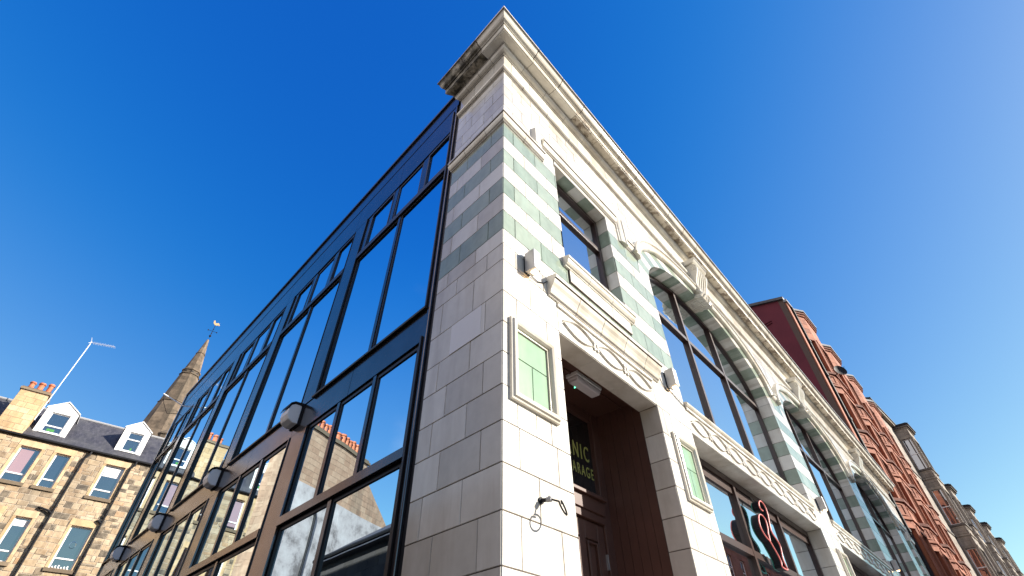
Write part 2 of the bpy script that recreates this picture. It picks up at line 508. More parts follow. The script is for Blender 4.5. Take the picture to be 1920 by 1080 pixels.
# ================================================================== THE TILED CORNER BUILDING
LT = 24.94                       # street frontage
WP = 1.03                        # tiled return on the side lane
FM = Frame(AR, FR.p(LT, 0, 0)); FM.d = -FR.d          # mirrored frame for the far end bay
PER, A0, AW = 6.355, 3.53, 5.17  # arch bays
ROWZ = [0, .27, .56, .85, 1.14, 1.44, 1.74, 2.04, 2.338, 2.643, 2.944, 3.243, 3.533, 3.826, 4.127, 4.466, 4.85, 5.07, 5.281,
        5.573, 5.863, 6.148, 6.44, 6.73, 7.01, 7.31]
GREEN_Z = {5.281, 5.863, 6.44, 7.01}
def rows(z0=0, z1=7.31):
    return [(max(a, z0), min(b, z1), 2 if a in GREEN_Z else 0) for a, b in zip(ROWZ, ROWZ[1:]) if b > z0+.01 and a < z1-.01]
ROWS = rows()
for z in (7.53, 7.82, 8.11, 8.40, 8.62): ROWS.append((z, {7.53: 7.82, 7.82: 8.11, 8.11: 8.40, 8.40: 8.62, 8.62: 8.80}[z], 0))
ROWS.append((7.31, 7.53, 0))
ROWS.append((8.97, 9.386, 0)); ROWS.append((8.80, 8.97, 0))
ROWS.sort()
ZS, AA, AB = 7.01, AW/2, 1.27
EA, EB = 2.90, 1.38
def fi(c): return lambda u: ZS+AB*math.sqrt(max(0, 1-((u-c)/AA)**2))
def fe(c): return lambda u: ZS+EB*max(0, 1-abs((u-c)/EA)**2.4)**(1/2.4)
bld = thing('corner_building', 'two storey corner building faced in cream and green striped glazed tiles with arched windows', 'building', C0)
TM = [M['cream'], M['grout'], M['green'], M['mint'], M['cream_mould'], M['stained'], M['soffit']]

def mitre_piece(mb, prof, F, a, b, m, side_end=None, scale=1.0):
    """profile (n, z) between stations; station None = the building's corner mitre; station may be a function of n"""
    def pos(st, n, z):
        if st is None: return C0+CB*n+Vector((0, 0, z))
        return F.p(st(n) if callable(st) else st, n, z)
    N_ = len(prof)
    P = [pos(a, n, z) for n, z in prof]+[pos(b, n, z) for n, z in prof]
    mb.solid(P, [tuple(range(N_-1, -1, -1)), tuple(range(N_, 2*N_))]+[(i, (i+1) % N_, N_+(i+1) % N_, N_+i) for i in range(N_)], m)
def shrink(prof, d):
    cn = sum(p[0] for p in prof)/len(prof); cz = sum(p[1] for p in prof)/len(prof)
    out = []
    for n, z in prof:
        l = math.hypot(n-cn, z-cz) or 1
        out.append((n-(n-cn)/l*d, z-(z-cz)/l*d))
    return out
def run(mb, prof, F, a, b, step, m, gap=.006, core=True, end=None, rnd=.0, gm=1):
    """a moulding built of separate lengths with open joints"""
    start = 0 if a is None else a
    cuts = [start]
    x = start+step*(.7 if a is None else 1)
    while x < b-step*.4:
        cuts.append(x); x += step*(1+random.uniform(-rnd, rnd))
    cuts.append(b)
    for i, (p, q) in enumerate(zip(cuts, cuts[1:])):
        A = None if (i == 0 and a is None) else p+gap/2
        B = q-gap/2 if i < len(cuts)-2 else (end or q)
        mm = m(p, q) if callable(m) else m
        mitre_piece(mb, prof, F, A, B, mm)
    if core:
        mitre_piece(mb, shrink(prof, .007), F, None if a is None else a+.004, b-.004, gm)

# ---- front wall
wm = MB()
holes = [(.798, 2.663, 0, 4.84), (1.07, 2.365, 5.70, 7.622), (1.088, 2.386, 5.31, 5.60), (.165, .566, 3.525, 4.112)]
H2 = [(LT-b, LT-a, c, d) for a, b, c, d in holes]
holes += H2
curves = []
for k in range(3):
    u = A0+PER*k
    c = u+AW/2
    holes += [(u, u+AW, 0, ZS)]
    curves.append((c-EA, c+EA, fe(c), 8.6, ZS-.01))
    g0 = u-.57
    holes.append((g0, g0+.37, 3.53, 4.13))
holes.append((A0+PER*2+AW+.2, A0+PER*2+AW+.57, 3.53, 4.13))
wall(wm, FR, .003, LT-.003, ROWS, .435, holes, 0, curves, phase=[.18, .38], rnd=.04)
# voussoir rings and their soffits
def ring_pts(c, a, b, e, t):
    """t 0..1 left to right"""
    th = math.pi*(1-t)
    x, y = math.cos(th), math.sin(th)
    if e == 2: return (c+a*x, ZS+b*y)
    return (c+a*math.copysign(abs(x)**(2/e), x), ZS+b*abs(y)**(2/e))
NV = 21
RD = .25
def frame_at(o, d, n):
    f = Frame(0, o); f.d = Vector(d); f.n = Vector(n); return f
for k in range(3):
    c = A0+PER*k+AW/2
    for i in range(NV):
        t0, t1 = i/NV, (i+1)/NV
        K = 4
        ts = [t0+(t1-t0)*j/K for j in range(K+1)]
        inn = [ring_pts(c, AA, AB, 2, t) for t in ts]
        out = [ring_pts(c, EA, EB, 2.4, t) for t in ts]
        mt = 2 if i % 2 == 1 else 0
        block(wm, FR, inn+out[::-1], 0, mt, 1, j=.002)
        # soffit block
        for p, q in zip(inn, inn[1:]):
            e0 = .004 if p == inn[0] else 0
            wm.face([FR.p(p[0]+(q[0]-p[0])*e0*8, -.004, p[1]), FR.p(q[0], -.004, q[1]), FR.p(q[0], -RD-.03, q[1]), FR.p(p[0]+(q[0]-p[0])*e0*8, -RD-.03, p[1])], mt)
    # jambs: tiles running into the opening
    for u, s in ((A0+PER*k, 1), (A0+PER*k+AW, -1)):
        fj = frame_at(FR.p(u, 0, 0), -FR.n, FR.d*s)
        wall(wm, fj, .002, RD+.03, [r for r in rows(0, ZS) if r[1] <= 4.44 or r[0] > 4.8] + [(4.127, 4.43, 0)], .6, (), 0)
# door / small window reveals for both ends
for F in (FR, FM):
    s = 1
    for u0, u1, z0, z1, dp in ((.798, 2.663, 0, 4.457, .235), (1.07, 2.365, 5.70, 7.622, .18)):
        for u, sg in ((u0, 1), (u1, -1)):
            fj = frame_at(F.p(u, 0, 0), -F.n, F.d*sg)
            wall(wm, fj, .002, dp, rows(z0, min(z1, 7.31))+([(7.31, z1, 0)] if z1 > 7.31 else []), .6, (), 0)
        ns = 3 if z0 == 0 else 5
        for i in range(ns):
            a, b = u0+(u1-u0)*i/ns, u0+(u1-u0)*(i+1)/ns
            wm.box(F, a+.002, b-.002, -dp, -.009, z1, z1+.03, 2 if (z0 > 0 and i % 2 == 1) else 0)
        wm.box(F, u0, u1, -dp, -.012, z1+.004, z1+.04, 1)
# soffits of the shop openings
for k in range(3):
    u = A0+PER*k
    for i in range(4):
        wm.box(FR, u+AW*i/4+.002, u+AW*(i+1)/4-.002, -RD-.02, -.009, 4.43, 4.46, 0)
    wm.box(FR, u, u+AW, -RD-.02, -.012, 4.434, 4.5, 1)
    wm.box(FR, u, u+AW, -RD-.1, -.012, 4.80, 4.83, 1)
# return wall on the lane
fl_rows = [r for r in ROWS if r[0] < 7.3 or r[0] >= 7.31]
wall(wm, FL, .003, WP, fl_rows, .46, (), 0, phase=[.22, .40], rnd=.05)
# edge of the return facing up the lane
fe_ = frame_at(FL.p(WP, 0, 0), -FL.n, FL.d)
wall(wm, fe_, 0, .3, ROWS, .6, (), 0)
# far end wall, back of parapet
wm.box(FR, LT-.3, LT-.004, -14.5, -.012, 0, 9.75, 1)
block(wm, FL, [(.27, 4.128), (.70, 4.128), (.70, 4.464), (.27, 4.464)], .0035, 7, 1, j=.004)
wall_o = wm.build('wall', TM+[M['patch']], bld)
# roof and inner volume
rb = MB()
P0 = [C0+CB*(-.9), FR.p(LT-.32, -.9, 0), FR.p(LT-.32, -.9, 0)+FL.d*13.5, C0+CB*(-.9)+FL.d*13.5]
for z0, z1, m_ in ((.0, 9.2, 0), (9.203, 9.35, 1)):
    rb.solid([p+Vector((0, 0, z0)) for p in P0]+[p+Vector((0, 0, z1)) for p in P0], [(3,2,1,0), (4,5,6,7), (0,1,5,4), (1,2,6,5), (2,3,7,6), (3,0,4,7)], m_)
rb.build('roof', [M['interior'], M['bitumen']], bld)
pb = MB()
pb.box(FR, .3, LT-.3, -.42, -.03, 7.66+.7, 9.6, 0)
pb.box(FL, .2, WP-.02, -.42, -.03, 0, 9.6, 0)
for a, b in [(.12, .79), (2.67, 3.52)]+[(A0+PER*k+AW+.01, A0+PER*(k+1)-.01) for k in range(2)]+[(LT-3.52, LT-2.67), (LT-.79, LT-.35)]:
    pb.box(FR, a, b, -.42, -.03, 0, 9.0, 0)
pb.build('inner_wall', [M['grout']], bld)

# ---- mouldings
cm = MB()
def cor_mat(F):
    if F is FL: return lambda p, q: 5 if q > .55 else 4
    return lambda p, q: 4
CYMA = [(.0, 9.648), (.262, 9.648), (.272, 9.66), (.285, 9.664), (.305, 9.675), (.325, 9.70), (.338, 9.73), (.352, 9.757), (.366, 9.768), (.383, 9.772), (.385, 9.80), (.36, 9.81), (-.3, 9.86), (-.3, 9.648)]
CORONA = [(0, 9.503), (.225, 9.503), (.23, 9.515), (.243, 9.515), (.247, 9.64), (0, 9.646)]
BED = [(0, 9.386), (.022, 9.386), (.024, 9.397), (.05, 9.404), (.075, 9.42), (.092, 9.445), (.098, 9.468), (.088, 9.478), (.105, 9.482), (.105, 9.499), (0, 9.501)]
ASTR = [(0, 8.82), (.012, 8.82), (.012, 8.845), (.026, 8.85), (.046, 8.868), (.052, 8.90), (.046, 8.93), (.03, 8.944), (.03, 8.958), (0, 8.975)]
STRING = [(0, 7.33), (.018, 7.335), (.020, 7.36), (.034, 7.37), (.05, 7.40), (.058, 7.44), (.05, 7.475), (.064, 7.485), (.064, 7.52), (0, 7.545)]
for F, b, e in ((FR, LT, (lambda n: LT+max(0, n)*1.0)), (FL, WP, (lambda n: WP+max(0, n)*.55))):
    run(cm, CYMA, F, None, b, .62 if F is FR else .36, cor_mat(F), gap=.014, end=e, rnd=.05)
    run(cm, BED, F, None, b, .55 if F is FR else .3, 4 if F is FR else 4, gap=.007, end=e)
    # the corona's underside is the stained, crazed one
    run(cm, CORONA, F, None, b, .62 if F is FR else .36, (lambda p, q: 6 if p > 1.3 else 4) if F is FR else (lambda p, q: 5 if q > .4 else 4), gap=.008, end=e, rnd=.1)
    cm2 = cm
cm.build('cornice', TM, bld)
am = MB()
run(am, ASTR, FR, None, LT, .58, 4, gap=.010)
run(am, ASTR, FL, None, WP, .35, 4, gap=.006)
am.build('astragal_moulding', TM, bld)
sm = MB()
run(sm, STRING, FL, None, WP, .42, 4, end=lambda n: WP+max(0, n)*.6)
def sq(F, prof, u0, u1, step, mb, m=4): run(mb, prof, F, u0, u1, step, m)
up = .375
def vrun(mb, F, u, z0, z1, sgn, m=4):
    """vertical length of the string moulding; sgn: which way its lower edge looks"""
    prof = [(u+sgn*(z-7.31), n) for n, z in STRING]
    L_ = z1-z0; k = max(1, round(L_/.25))
    for i in range(k):
        mb.vprofile(F, prof, z0+L_*i/k+.003, z0+L_*(i+1)/k-.003, m)
UPS = [(n, z+up) for n, z in STRING]
for F in (FR, FM):
    if F is FR: run(sm, STRING, FR, None, .79, .55, 4)
    else: run(sm, STRING, FM, .02, .79, .45, 4)
    vrun(sm, F, .80, 7.548, 7.92, -1)
    run(sm, UPS, F, .785, 2.673, .5, 4)
    vrun(sm, F, 2.655, 7.33, 7.92, 1)
    run(sm, STRING, F, 2.893, 3.19, .3, 4)
for k in range(2):
    run(sm, STRING, FR, A0+PER*k+AW+.34, A0+PER*(k+1)-.34, .5, 4)
# hood moulds over the arches
def hood(mb, c):
    NS = 64
    T = [(0, 0), (.0, .05), (.012, .065), (.03, .072), (.07, .085), (.11, .08), (.135, .07), (.15, .095), (.185, .095), (.19, 0)]
    def pt(t, off, n):
        i = ring_pts(c, EA+off, EB+off*.92, 2.4, t)
        return FR.p(i[0], n, i[1])
    SEG = 17
    for s in range(SEG):
        if s == SEG//2: pass
        ts = [.0554+.8892*(s+.012+(1-.024)*j/4)/SEG for j in range(5)]
        P = []
        for t in ts: P += [pt(t, o, n) for o, n in T]
        N_ = len(T)
        fs = [tuple(range(N_)), tuple(range(4*N_, 5*N_))]
        for j in range(4):
            for i in range(N_-1): fs.append((j*N_+i, j*N_+i+1, (j+1)*N_+i+1, (j+1)*N_+i))
        mb.solid(P, fs, 4)
for k in range(3): hood(sm, A0+PER*k+AW/2)
sm.build('string_course', TM, bld)

# ---- scroll keystones
def keystone(c):
    kb = MB()
    body = [(0, 9.13), (.15, 9.13), (.195, 9.10), (.222, 9.05), (.228, 8.98), (.212, 8.90), (.18, 8.82), (.145, 8.73), (.12, 8.64), (.11, 8.56), (.118, 8.49), (.135, 8.44), (.13, 8.385), (.095, 8.36), (.06, 8.37), (0, 8.40)]
    W = .25
    kb.profile(FR, body, c-W, c-W+.055); kb.profile(FR, body, c+W-.055, c+W)
    inner = [(n-.022 if n > .05 else n, z) for n, z in body]
    kb.profile(FR, inner, c-W+.055, c+W-.055)
    for i in range(4):
        u = c-W+.095+i*.092
        rib = [(n-.002 if n > .05 else n, z) for n, z in body]
        kb.profile(FR, rib, u, u+.034)
    # cap plate
    kb.profile(FR, [(0, 9.14), (.20, 9.14), (.215, 9.155), (.235, 9.175), (.245, 9.20), (.26, 9.205), (.26, 9.245), (0, 9.26)], c-W-.05, c+W+.05)
    # volutes on both cheeks
    for s in (-1, 1):
        for (n0, z0, r0, turns) in ((.15, 9.02, .075, 1.6), (.085, 8.42, .05, 1.3)):
            pts = []
            for i in range(34):
                t = i/33; a = t*turns*2*math.pi*(-1)+1.2; r = r0*(1-t*.85)
                pts.append(FR.p(c+s*W, n0+r*math.cos(a), z0+r*math.sin(a)))
            kb.tube(pts, .011, seg=6)
        kb.box(FR, c+s*W-.03, c+s*W+.045, 0, .07, 8.62, 8.74)
    # acanthus leaf curling under
    for i in range(7):
        x = c-W+.03+i*(2*W-.06)/6
        r = .085 if i in (0, 6) else .11
        pts = [FR.p(x, .03, 8.40), FR.p(x, .10, 8.37), FR.p(x, .125+.02*math.sin(i*2.1), 8.31), FR.p(x+(i-3)*.006, .10, 8.255), FR.p(x+(i-3)*.008, .05, 8.265), FR.p(x+(i-3)*.008, -.02, 8.285)]
        kb.tube(pts, [.03, .042, .046, .042, .04, .03], seg=8)
    kb.box(FR, c-W+.02, c+W-.02, -.02, .08, 8.30, 8.40)
    kb.prism(FR, [(c-W+.02, 8.262), (c+W-.02, 8.262), (c+W-.02, 8.31), (c-W+.02, 8.31)], -RD, .03)
    for i in range(9):     # carved ripples on the underside
        x = c-W+.06+i*.048
        kb.tube([FR.p(x, .02, 8.262), FR.p(x+.02*math.sin(i), -.09, 8.248), FR.p(x-.02*math.sin(i*1.7), -.19, 8.262)], [.014, .022, .012], seg=6)
    return kb.build('scroll_keystone', M['cream_mould'], bld, smooth=True)
for k in range(3): keystone(A0+PER*k+AW/2)

# ---- friezes with raised interlace
def interlace(mb, F, u0, u1, z0, z1, npd, m=4, n=0):
    zc, h = (z0+z1)/2, (z1-z0)*.33
    P = (u1-u0)/npd
    for s in (1, -1):
        for k in range(npd):
            ua = u0+P*k
            pts = []
            for i in range(15):
                t = i/14
                x = ua+P*(.04+.92*t)
                y = zc+s*h*math.sin(math.pi*(.04+.92*t))
                pts.append((x, y))
            wd = .010
            for p, q in zip(pts, pts[1:]):
                dx, dy = q[0]-p[0], q[1]-p[1]; l = math.hypot(dx, dy); nx, ny = -dy/l*wd, dx/l*wd
                a = [(p[0]-nx, p[1]-ny), (q[0]-nx, q[1]-ny), (q[0]+nx, q[1]+ny), (p[0]+nx, p[1]+ny)]
                # half-round ridge
                P_ = [F.p(a[0][0], n, a[0][1]), F.p(a[1][0], n, a[1][1]), F.p(q[0], n+.022, q[1]), F.p(p[0], n+.022, p[1]), F.p(a[2][0], n, a[2][1]), F.p(a[3][0], n, a[3][1])]
                mb.solid(P_, [(0, 1, 2, 3), (3, 2, 4, 5), (0, 3, 5), (1, 4, 2)], m)
    for k in range(1, npd):
        x = u0+P*k
        for s in (-1, 1):
            mb.prism(F, [(x+s*.028-.012, zc-h*.62), (x+s*.028+.012, zc-h*.62), (x+s*.028+.012, zc+h*.62), (x+s*.028-.012, zc+h*.62)], n-.002, n+.018, m)
            mb.prism(F, [(x-.05, zc+s*h*.35-.010), (x+.05, zc+s*h*.35-.010), (x+.05, zc+s*h*.35+.010), (x-.05, zc+s*h*.35+.010)], n-.002, n+.014, m)
def frieze(F, u0, u1, z0, z1, npd, name='carved_frieze'):
    fb = MB()
    k = max(2, round((u1-u0)/.62))
    for i in range(k):
        a, b = u0+(u1-u0)*i/k, u0+(u1-u0)*(i+1)/k
        block(fb, F, [(a, z0), (b, z0), (b, z1), (a, z1)], 0, 0, 1, j=.0015)
    interlace(fb, F, u0+.05, u1-.05, z0+.02, z1-.05, npd, 0)
    fb.profile(F, [(0, z1-.045), (.022, z1-.045), (.022, z1-.012), (0, z1-.004)], u0, u1, 0)
    return fb.build(name, TM, bld)
for F in (FR, FM): frieze(F, .80, 2.66, 4.462, 4.82, 3)
for k in range(3):
    u = A0+PER*k
    frieze(FR, u+.002, u+AW-.002, 4.433, 4.80, 9)
    sb = MB()
    sb.profile(FR, [(-.28, 4.804), (.03, 4.804), (.045, 4.82), (.05, 4.845), (.03, 4.862), (-.28, 4.885)], u+.003, u+AW-.003, 0)
    sb.build('window_sill', M['cream_mould'], bld)

# ---- door hood, sills, panels
def door_bay(F, first):
    hb = MB()
    prof = [(0, 4.83), (.02, 4.832), (.022, 4.85), (.036, 4.858), (.045, 4.875), (.052, 4.90), (.070, 4.935), (.092, 4.965), (.105, 5.0), (.107, 5.012), (.122, 5.016), (.124, 5.06), (.02, 5.085), (0, 5.085)]
    e = .655
    cuts = [.655, 1.10, 1.56, 2.02, 2.47, 2.83]
    for i, (a, b) in enumerate(zip(cuts, cuts[1:])):
        hb.profile(F, prof, a+.004, b-.004, 0)
    hb.profile(F, shrink(prof, .006), .66, 2.825, 1)
    hb.build('door_hood', [M['cream_mould'], M['grout']], bld)
    pn = MB()
    # panel between the hood and the sill
    for i in range(3):
        a, b = 1.09+1.295*i/3, 1.09+1.295*(i+1)/3
        block(pn, F, [(a, 5.312), (b, 5.312), (b, 5.50), (a, 5.50)], .022, 0, 1, j=.002, depth=.02)
    pn.box(F, 1.09, 2.384, -.02, .018, 5.311, 5.60, 1)
    pn.build('apron_panel', TM, bld)
    sl = MB()
    sp = [(-.18, 5.50), (.03, 5.50), (.035, 5.512), (.05, 5.52), (.07, 5.545), (.08, 5.575), (.08, 5.59), (.092, 5.595), (.092, 5.63), (-.18, 5.70)]
    for a, b in ((1.0, 1.45), (1.45, 1.93), (1.93, 2.45)): sl.profile(F, sp, a+.003, b-.003, 0)
    sl.profile(F, shrink(sp, .006), 1.005, 2.445, 1)
    sl.build('window_sill', [M['cream_mould'], M['grout']], bld)
    # the small upper window
    fr = MB()
    u0, u1, z0, z1 = 1.075, 2.36, 5.66, 7.615
    n0, n1 = -.235, -.165
    for a in ((u0, u0+.07, z0, z1), (u1-.07, u1, z0, z1), (u0+.07, u1-.07, z0, z0+.07), (u0+.07, u1-.07, z1-.08, z1), (u0+.07, u1-.07, 6.88, 6.96)):
        fr.box(F, a[0], a[1], n0, n1, a[2], a[3])
    fo = fr.build('window', M['brown_frame'], bld, bevel=.004)
    for z_0, z_1 in ((z0+.07, 6.88), (6.96, z1-.08)):
        g = MB(); g.box(F, u0+.072, u1-.072, -.215, -.205, z_0, z_1); g.build('pane', M['glass_r'], fo)
    # doorway: timber lining, door, transom light
    ln = MB()
    dz = -.84
    for u, s in ((.80, 1), (2.66, -1)):
        for i in range(6):
            a = -.236-.1*i
            ln.box(F, min(u-s*.03, u), max(u-s*.03, u), a-.096, a, 0, 4.62)
        ln.box(F, min(u-s*.045, u-s*.01), max(u-s*.045, u-s*.01), dz, -.236, 0, 4.62, 1)
    ln.box(F, .75, 2.71, dz-.1, -.236, 4.60, 4.64)
    for n_ in (-.32, -.45): ln.box(F, .77, 2.69, n_-.02, n_, 4.585, 4.60)
    ln.box(F, .75, 2.71, -.26, -.2362, 4.462, 4.60)
    ln.build('door_lining', [M['timber'], M['timber_lit']], bld)
    df = MB()
    D0, D1 = dz-.08, dz
    df.box(F, .80, .92, D0, D1+.02, 0, 4.6); df.box(F, 2.52, 2.66, D0, D1+.02, 0, 4.6)
    df.box(F, .92, 2.52, D0, D1, 4.48, 4.6)
    df.box(F, .92, 2.52, D0, D1+.05, 3.36, 3.50); df.box(F, .92, 2.52, D0, D1+.09, 3.50, 3.54); df.box(F, .92, 2.52, D0, D1+.03, 3.28, 3.36)
    fo = df.build('door_frame', M['timber'], bld, bevel=.006)
    g = MB(); g.box(F, .92, 2.52, dz-.05, dz-.04, 3.54, 4.48); g.build('transom_pane', M['glass_d'], fo)
    for a, b in ((.925, 1.717), (1.723, 2.515)):
        d = MB()
        d.box(F, a, b, D0+.01, D0+.05, .02, 3.275)
        for x0, x1 in ((a, a+.12), (b-.12, b), ((a+b)/2-.05, (a+b)/2+.05)): d.box(F, x0, x1, D0+.051, D0+.075, .02, 3.27)
        for y0, y1 in ((.02, .25), (1.0, 1.18), (3.10, 3.27)): 
            for x0, x1 in ((a+.12, (a+b)/2-.05), ((a+b)/2+.05, b-.12)): d.box(F, x0, x1, D0+.051, D0+.074, y0, y1)
        for x0, x1 in ((a+.14, (a+b)/2-.07), ((a+b)/2+.07, b-.14)):
            for y0, y1 in ((.27, .98), (1.2, 3.08)):
                for q in ((x0, x0+.02, y0, y1), (x1-.02, x1, y0, y1), (x0+.02, x1-.02, y0, y0+.02), (x0+.02, x1-.02, y1-.02, y1)):
                    d.box(F, q[0], q[1], D0+.051, D0+.083, q[2], q[3])
                d.box(F, x0+.05, x1-.05, D0+.051, D0+.062, y0+.05, y1-.05)
        do = d.build('door', M['timber'], bld, bevel=.004)
        h = MB()
        hx = b-.06 if a < 1 else a+.06
        h.tube([F.p(hx, D0+.075, 1.05), F.p(hx, D0+.14, 1.05), F.p(hx, D0+.14, 1.35), F.p(hx, D0+.075, 1.35)], .012)
        h.build('handle', M['lamp_grey'], do, smooth=True)
        if b > 2:
            h = MB(); h.box(F, 2.50, 2.515, D0+.075, D0+.10, 2.86, 3.0); h.build('hinge', M['lamp_grey'], do)
door_bay(FR, True)
door_bay(FM, False)
# lettering on the transom light
def lettering(txt, size, u, z, n, F, ext=.002):
    c = bpy.data.curves.new('txt', 'FONT'); c.body = txt; c.size = size; c.extrude = ext; c.align_x = 'RIGHT'
    c.space_character = 1.35
    t = bpy.data.objects.new('txt', c); col.objects.link(t)
    dg = bpy.context.evaluated_depsgraph_get()
    me = bpy.data.meshes.new_from_object(t.evaluated_get(dg))
    bpy.data.objects.remove(t)
    mb = MB()
    for p in me.polygons:
        mb.f.append(tuple(len(mb.v)+0+i for i in range(len(p.vertices)))); mb.m.append(0)
        for vi in p.vertices:
            v = me.vertices[vi].co
            mb.v.append(F.p(u+v.x*.60, n+v.z, z+v.y))
    return mb
for txt, size, z, u in (('BOTANIC', .26, 3.96, 2.46), ('GARAGE', .175, 3.77, 2.51)):
    lettering(txt, size, u, z, -.876, FR).build('lettering', M['gold'], bld)

# ---- framed green tile panels on the piers
def tile_panel(u0, u1, z0=3.525, z1=4.112):
    pb = MB()
    zm = z0+(z1-z0)*.55
    block(pb, FR, [(u0, zm), (u1, zm), (u1, z1), (u0, z1)], -.004, 3, 0, j=.003)
    um = (u0+u1)/2
    for a, b in ((u0, um), (um, u1)): block(pb, FR, [(a, z0), (b, z0), (b, zm), (a, zm)], -.004, 3, 0, j=.003)
    T = [(-.0, -.012), (.0, .012), (.014, .014), (.016, .026), (.03, .045), (.05, .055), (.068, .05), (.075, .035), (.088, .03), (.09, 0)]
    def ringp(o): return [(u0-o, z0-o), (u1+o, z0-o), (u1+o, z1+o), (u0-o, z1+o)]
    Q = []
    for o, n in T: Q += [FR.p(u, n, z) for u, z in ringp(o)]
    fs = []
    for i in range(len(T)-1):
        for k in range(4): fs.append((i*4+k, i*4+(k+1) % 4, (i+1)*4+(k+1) % 4, (i+1)*4+k))
    pb.solid(Q, fs, 2)
    return pb.build('green_tile_panel', [M['cream_mould'], M['grout'], M['cream_mould'], M['mint']], bld)
tile_panel(.165, .566)
for k in range(3): tile_panel(A0+PER*k-.57, A0+PER*k-.20)
tile_panel(A0+PER*2+AW+.2, A0+PER*2+AW+.57)

# ---- big arched windows and shop windows
def arch_window(k):
    u0 = A0+PER*k; c = u0+AW/2
    n0, n1 = -.33, -.25
    f = MB()
    th = .07
    def inn(u, d=0):
        a = AA-d
        return ZS+(AB-d)*math.sqrt(max(0, 1-((u-c)/a)**2))
    K = 40
    for i in range(K):
        t0, t1 = i/K, (i+1)/K
        p, q = ring_pts(c, AA-.003, AB-.003, 2, t0), ring_pts(c, AA-.003, AB-.003, 2, t1)
        r, s = ring_pts(c, AA-th, AB-th, 2, t1), ring_pts(c, AA-th, AB-th, 2, t0)
        f.prism(FR, [p, q, r, s], n0, n1)
    zb = 4.89
    f.box(FR, u0+.003, u0+th, n0, n1, zb, ZS); f.box(FR, u0+AW-th, u0+AW-.003, n0, n1, zb, ZS)
    f.box(FR, u0+th, u0+AW-th, n0, n1, zb, zb+.06)
    m1, m2 = u0+AW*.345, u0+AW*.655
    zt = 6.98
    for m_ in (m1, m2):
        f.box(FR, m_-.035, m_+.035, n0, n1+.012, zb+.06, inn(m_, .04))
    for a, b in ((u0+th, m1-.035), (m1+.035, m2-.035), (m2+.035, u0+AW-th)):
        f.box(FR, a, b, n0, n1+.006, zt-.04, zt+.04)
        # opening sash frames in the heads
        if b-a > .2:
            f.box(FR, a+.0, b, n0+.01, n1-.01, zt+.04, zt+.075)
    fo = f.build('window', M['brown_frame'], bld)
    for a, b in ((u0+.02, m1), (m1, m2), (m2, u0+AW-.02)):
        g = MB(); g.box(FR, a, b, -.30, -.292, zb+.02, zt); g.build('pane', M['glass_r'], fo)
        us = [a+(b-a)*i/14 for i in range(15)]
        poly = [(a, zt), (b, zt)]+[(u, inn(u, .02)) for u in reversed(us)]
        g = MB(); g.prism(FR, poly, -.30, -.292); g.build('pane', M['glass_r'], fo)
def shop_window(k):
    u0 = A0+PER*k
    n0, n1 = -.33, -.25
    f = MB()
    u1 = u0+AW
    m1, m2 = u0+1.74, u0+3.5
    f.box(FR, u0+.004, u0+.07, n0, n1, .5, 4.425); f.box(FR, u1-.07, u1-.004, n0, n1, .5, 4.425)
    f.box(FR, u0+.07, u1-.07, n0, n1, 4.33, 4.425)
    f.box(FR, u0+.07, u1-.07, n0, n1-.02, 4.20, 4.326)
    f.box(FR, u0+.004, u1-.004, n0, n1+.2, .35, .5)
    for m_ in (m1, m2): f.box(FR, m_-.035, m_+.035, n0, n1+.012, .5, 4.33)
    for a, b in ((u0+.07, m1-.035), (m1+.035, m2-.035), (m2+.035, u1-.07)): f.box(FR, a, b, n0, n1+.008, 3.38, 3.47)
    fo = f.build('shop_window', M['brown_frame'], bld)
    for a, b in ((u0+.03, m1), (m1, m2), (m2, u1-.03)):
        for z0, z1 in ((.5, 3.42), (3.42, 4.30)):
            g = MB(); g.box(FR, a, b, -.30, -.292, z0, z1); g.build('pane', M['glass_r'], fo)
    s = MB(); s.box(FR, u0+.004, u1-.004, -.33, -.02, 0, .346); s.build('stall_riser', M['cream'], bld)
for k in range(3): arch_window(k); shop_window(k)

# ================================================================== GLAZED WING ON THE LANE
wing = thing('glazed_wing', 'dark bronze and glass two storey wing running back along the lane from the tiled corner', 'building', FL.p(WP+.05, 0, 0))
S0, PB, WL = 1.19, 2.905, 14.78
def lbox(name, m, boxes, parent=None, bev=0):
    b = MB()
    for q in boxes: b.box(FL, *q)
    return b.build(name, m, parent or wing, bevel=bev)
GN = -.034
# panels
for k in range(5):
    s = S0+PB*k; e = min(s+PB, WL-.02)
    lbox('spandrel_panel', M['bronze'], [(s-.06 if k == 0 else s+.004, (s+e)/2-.004, -.05, 0, 4.57, 4.965), ((s+e)/2+.004, e-.004, -.05, 0, 4.57, 4.965)])
    lbox('header_panel', M['bronze'], [(s-.06 if k == 0 else s+.003, (s+e)/2-.003, -.05, .0, 8.69, 9.37), ((s+e)/2+.003, e-.003, -.05, .0, 8.69, 9.37)])
    lbox('fascia_panel', M['bronze'], [(s-.10 if k == 0 else s-.397, min(s+PB*.5-.403, WL-.02), -.05, .006, 9.376, 9.775), (s+PB*.5-.397, min(s+PB-.403, WL-.02), -.05, .006, 9.376, 9.775)])
lbox('parapet_capping', M['black'], [(WP+.03, WL, -.35, .035, 9.80, 9.865), (WP+.03, WL, -.06, .015, 9.777, 9.80)])
lbox('backing_wall', M['black'], [(WP+.01, WL, -.30, -.12, 0, 9.79), (WL-.12, WL-.01, -12, -.30, 0, 9.79)])
lbox('end_post', M['black'], [(WP+.012, WP+.07, -.12, -.02, 0, 9.77)])
lbox('downpipe', M['bronze'], [(WP+.075, WP+.125, -.12, .012, 0, 9.36)], bev=.01)
lbox('end_fin', M['black'], [(WP+.13, WP+.155, -.12, .03, 0, 4.60), (WP+.13, WP+.155, -.12, .03, 5.0, 9.2)])
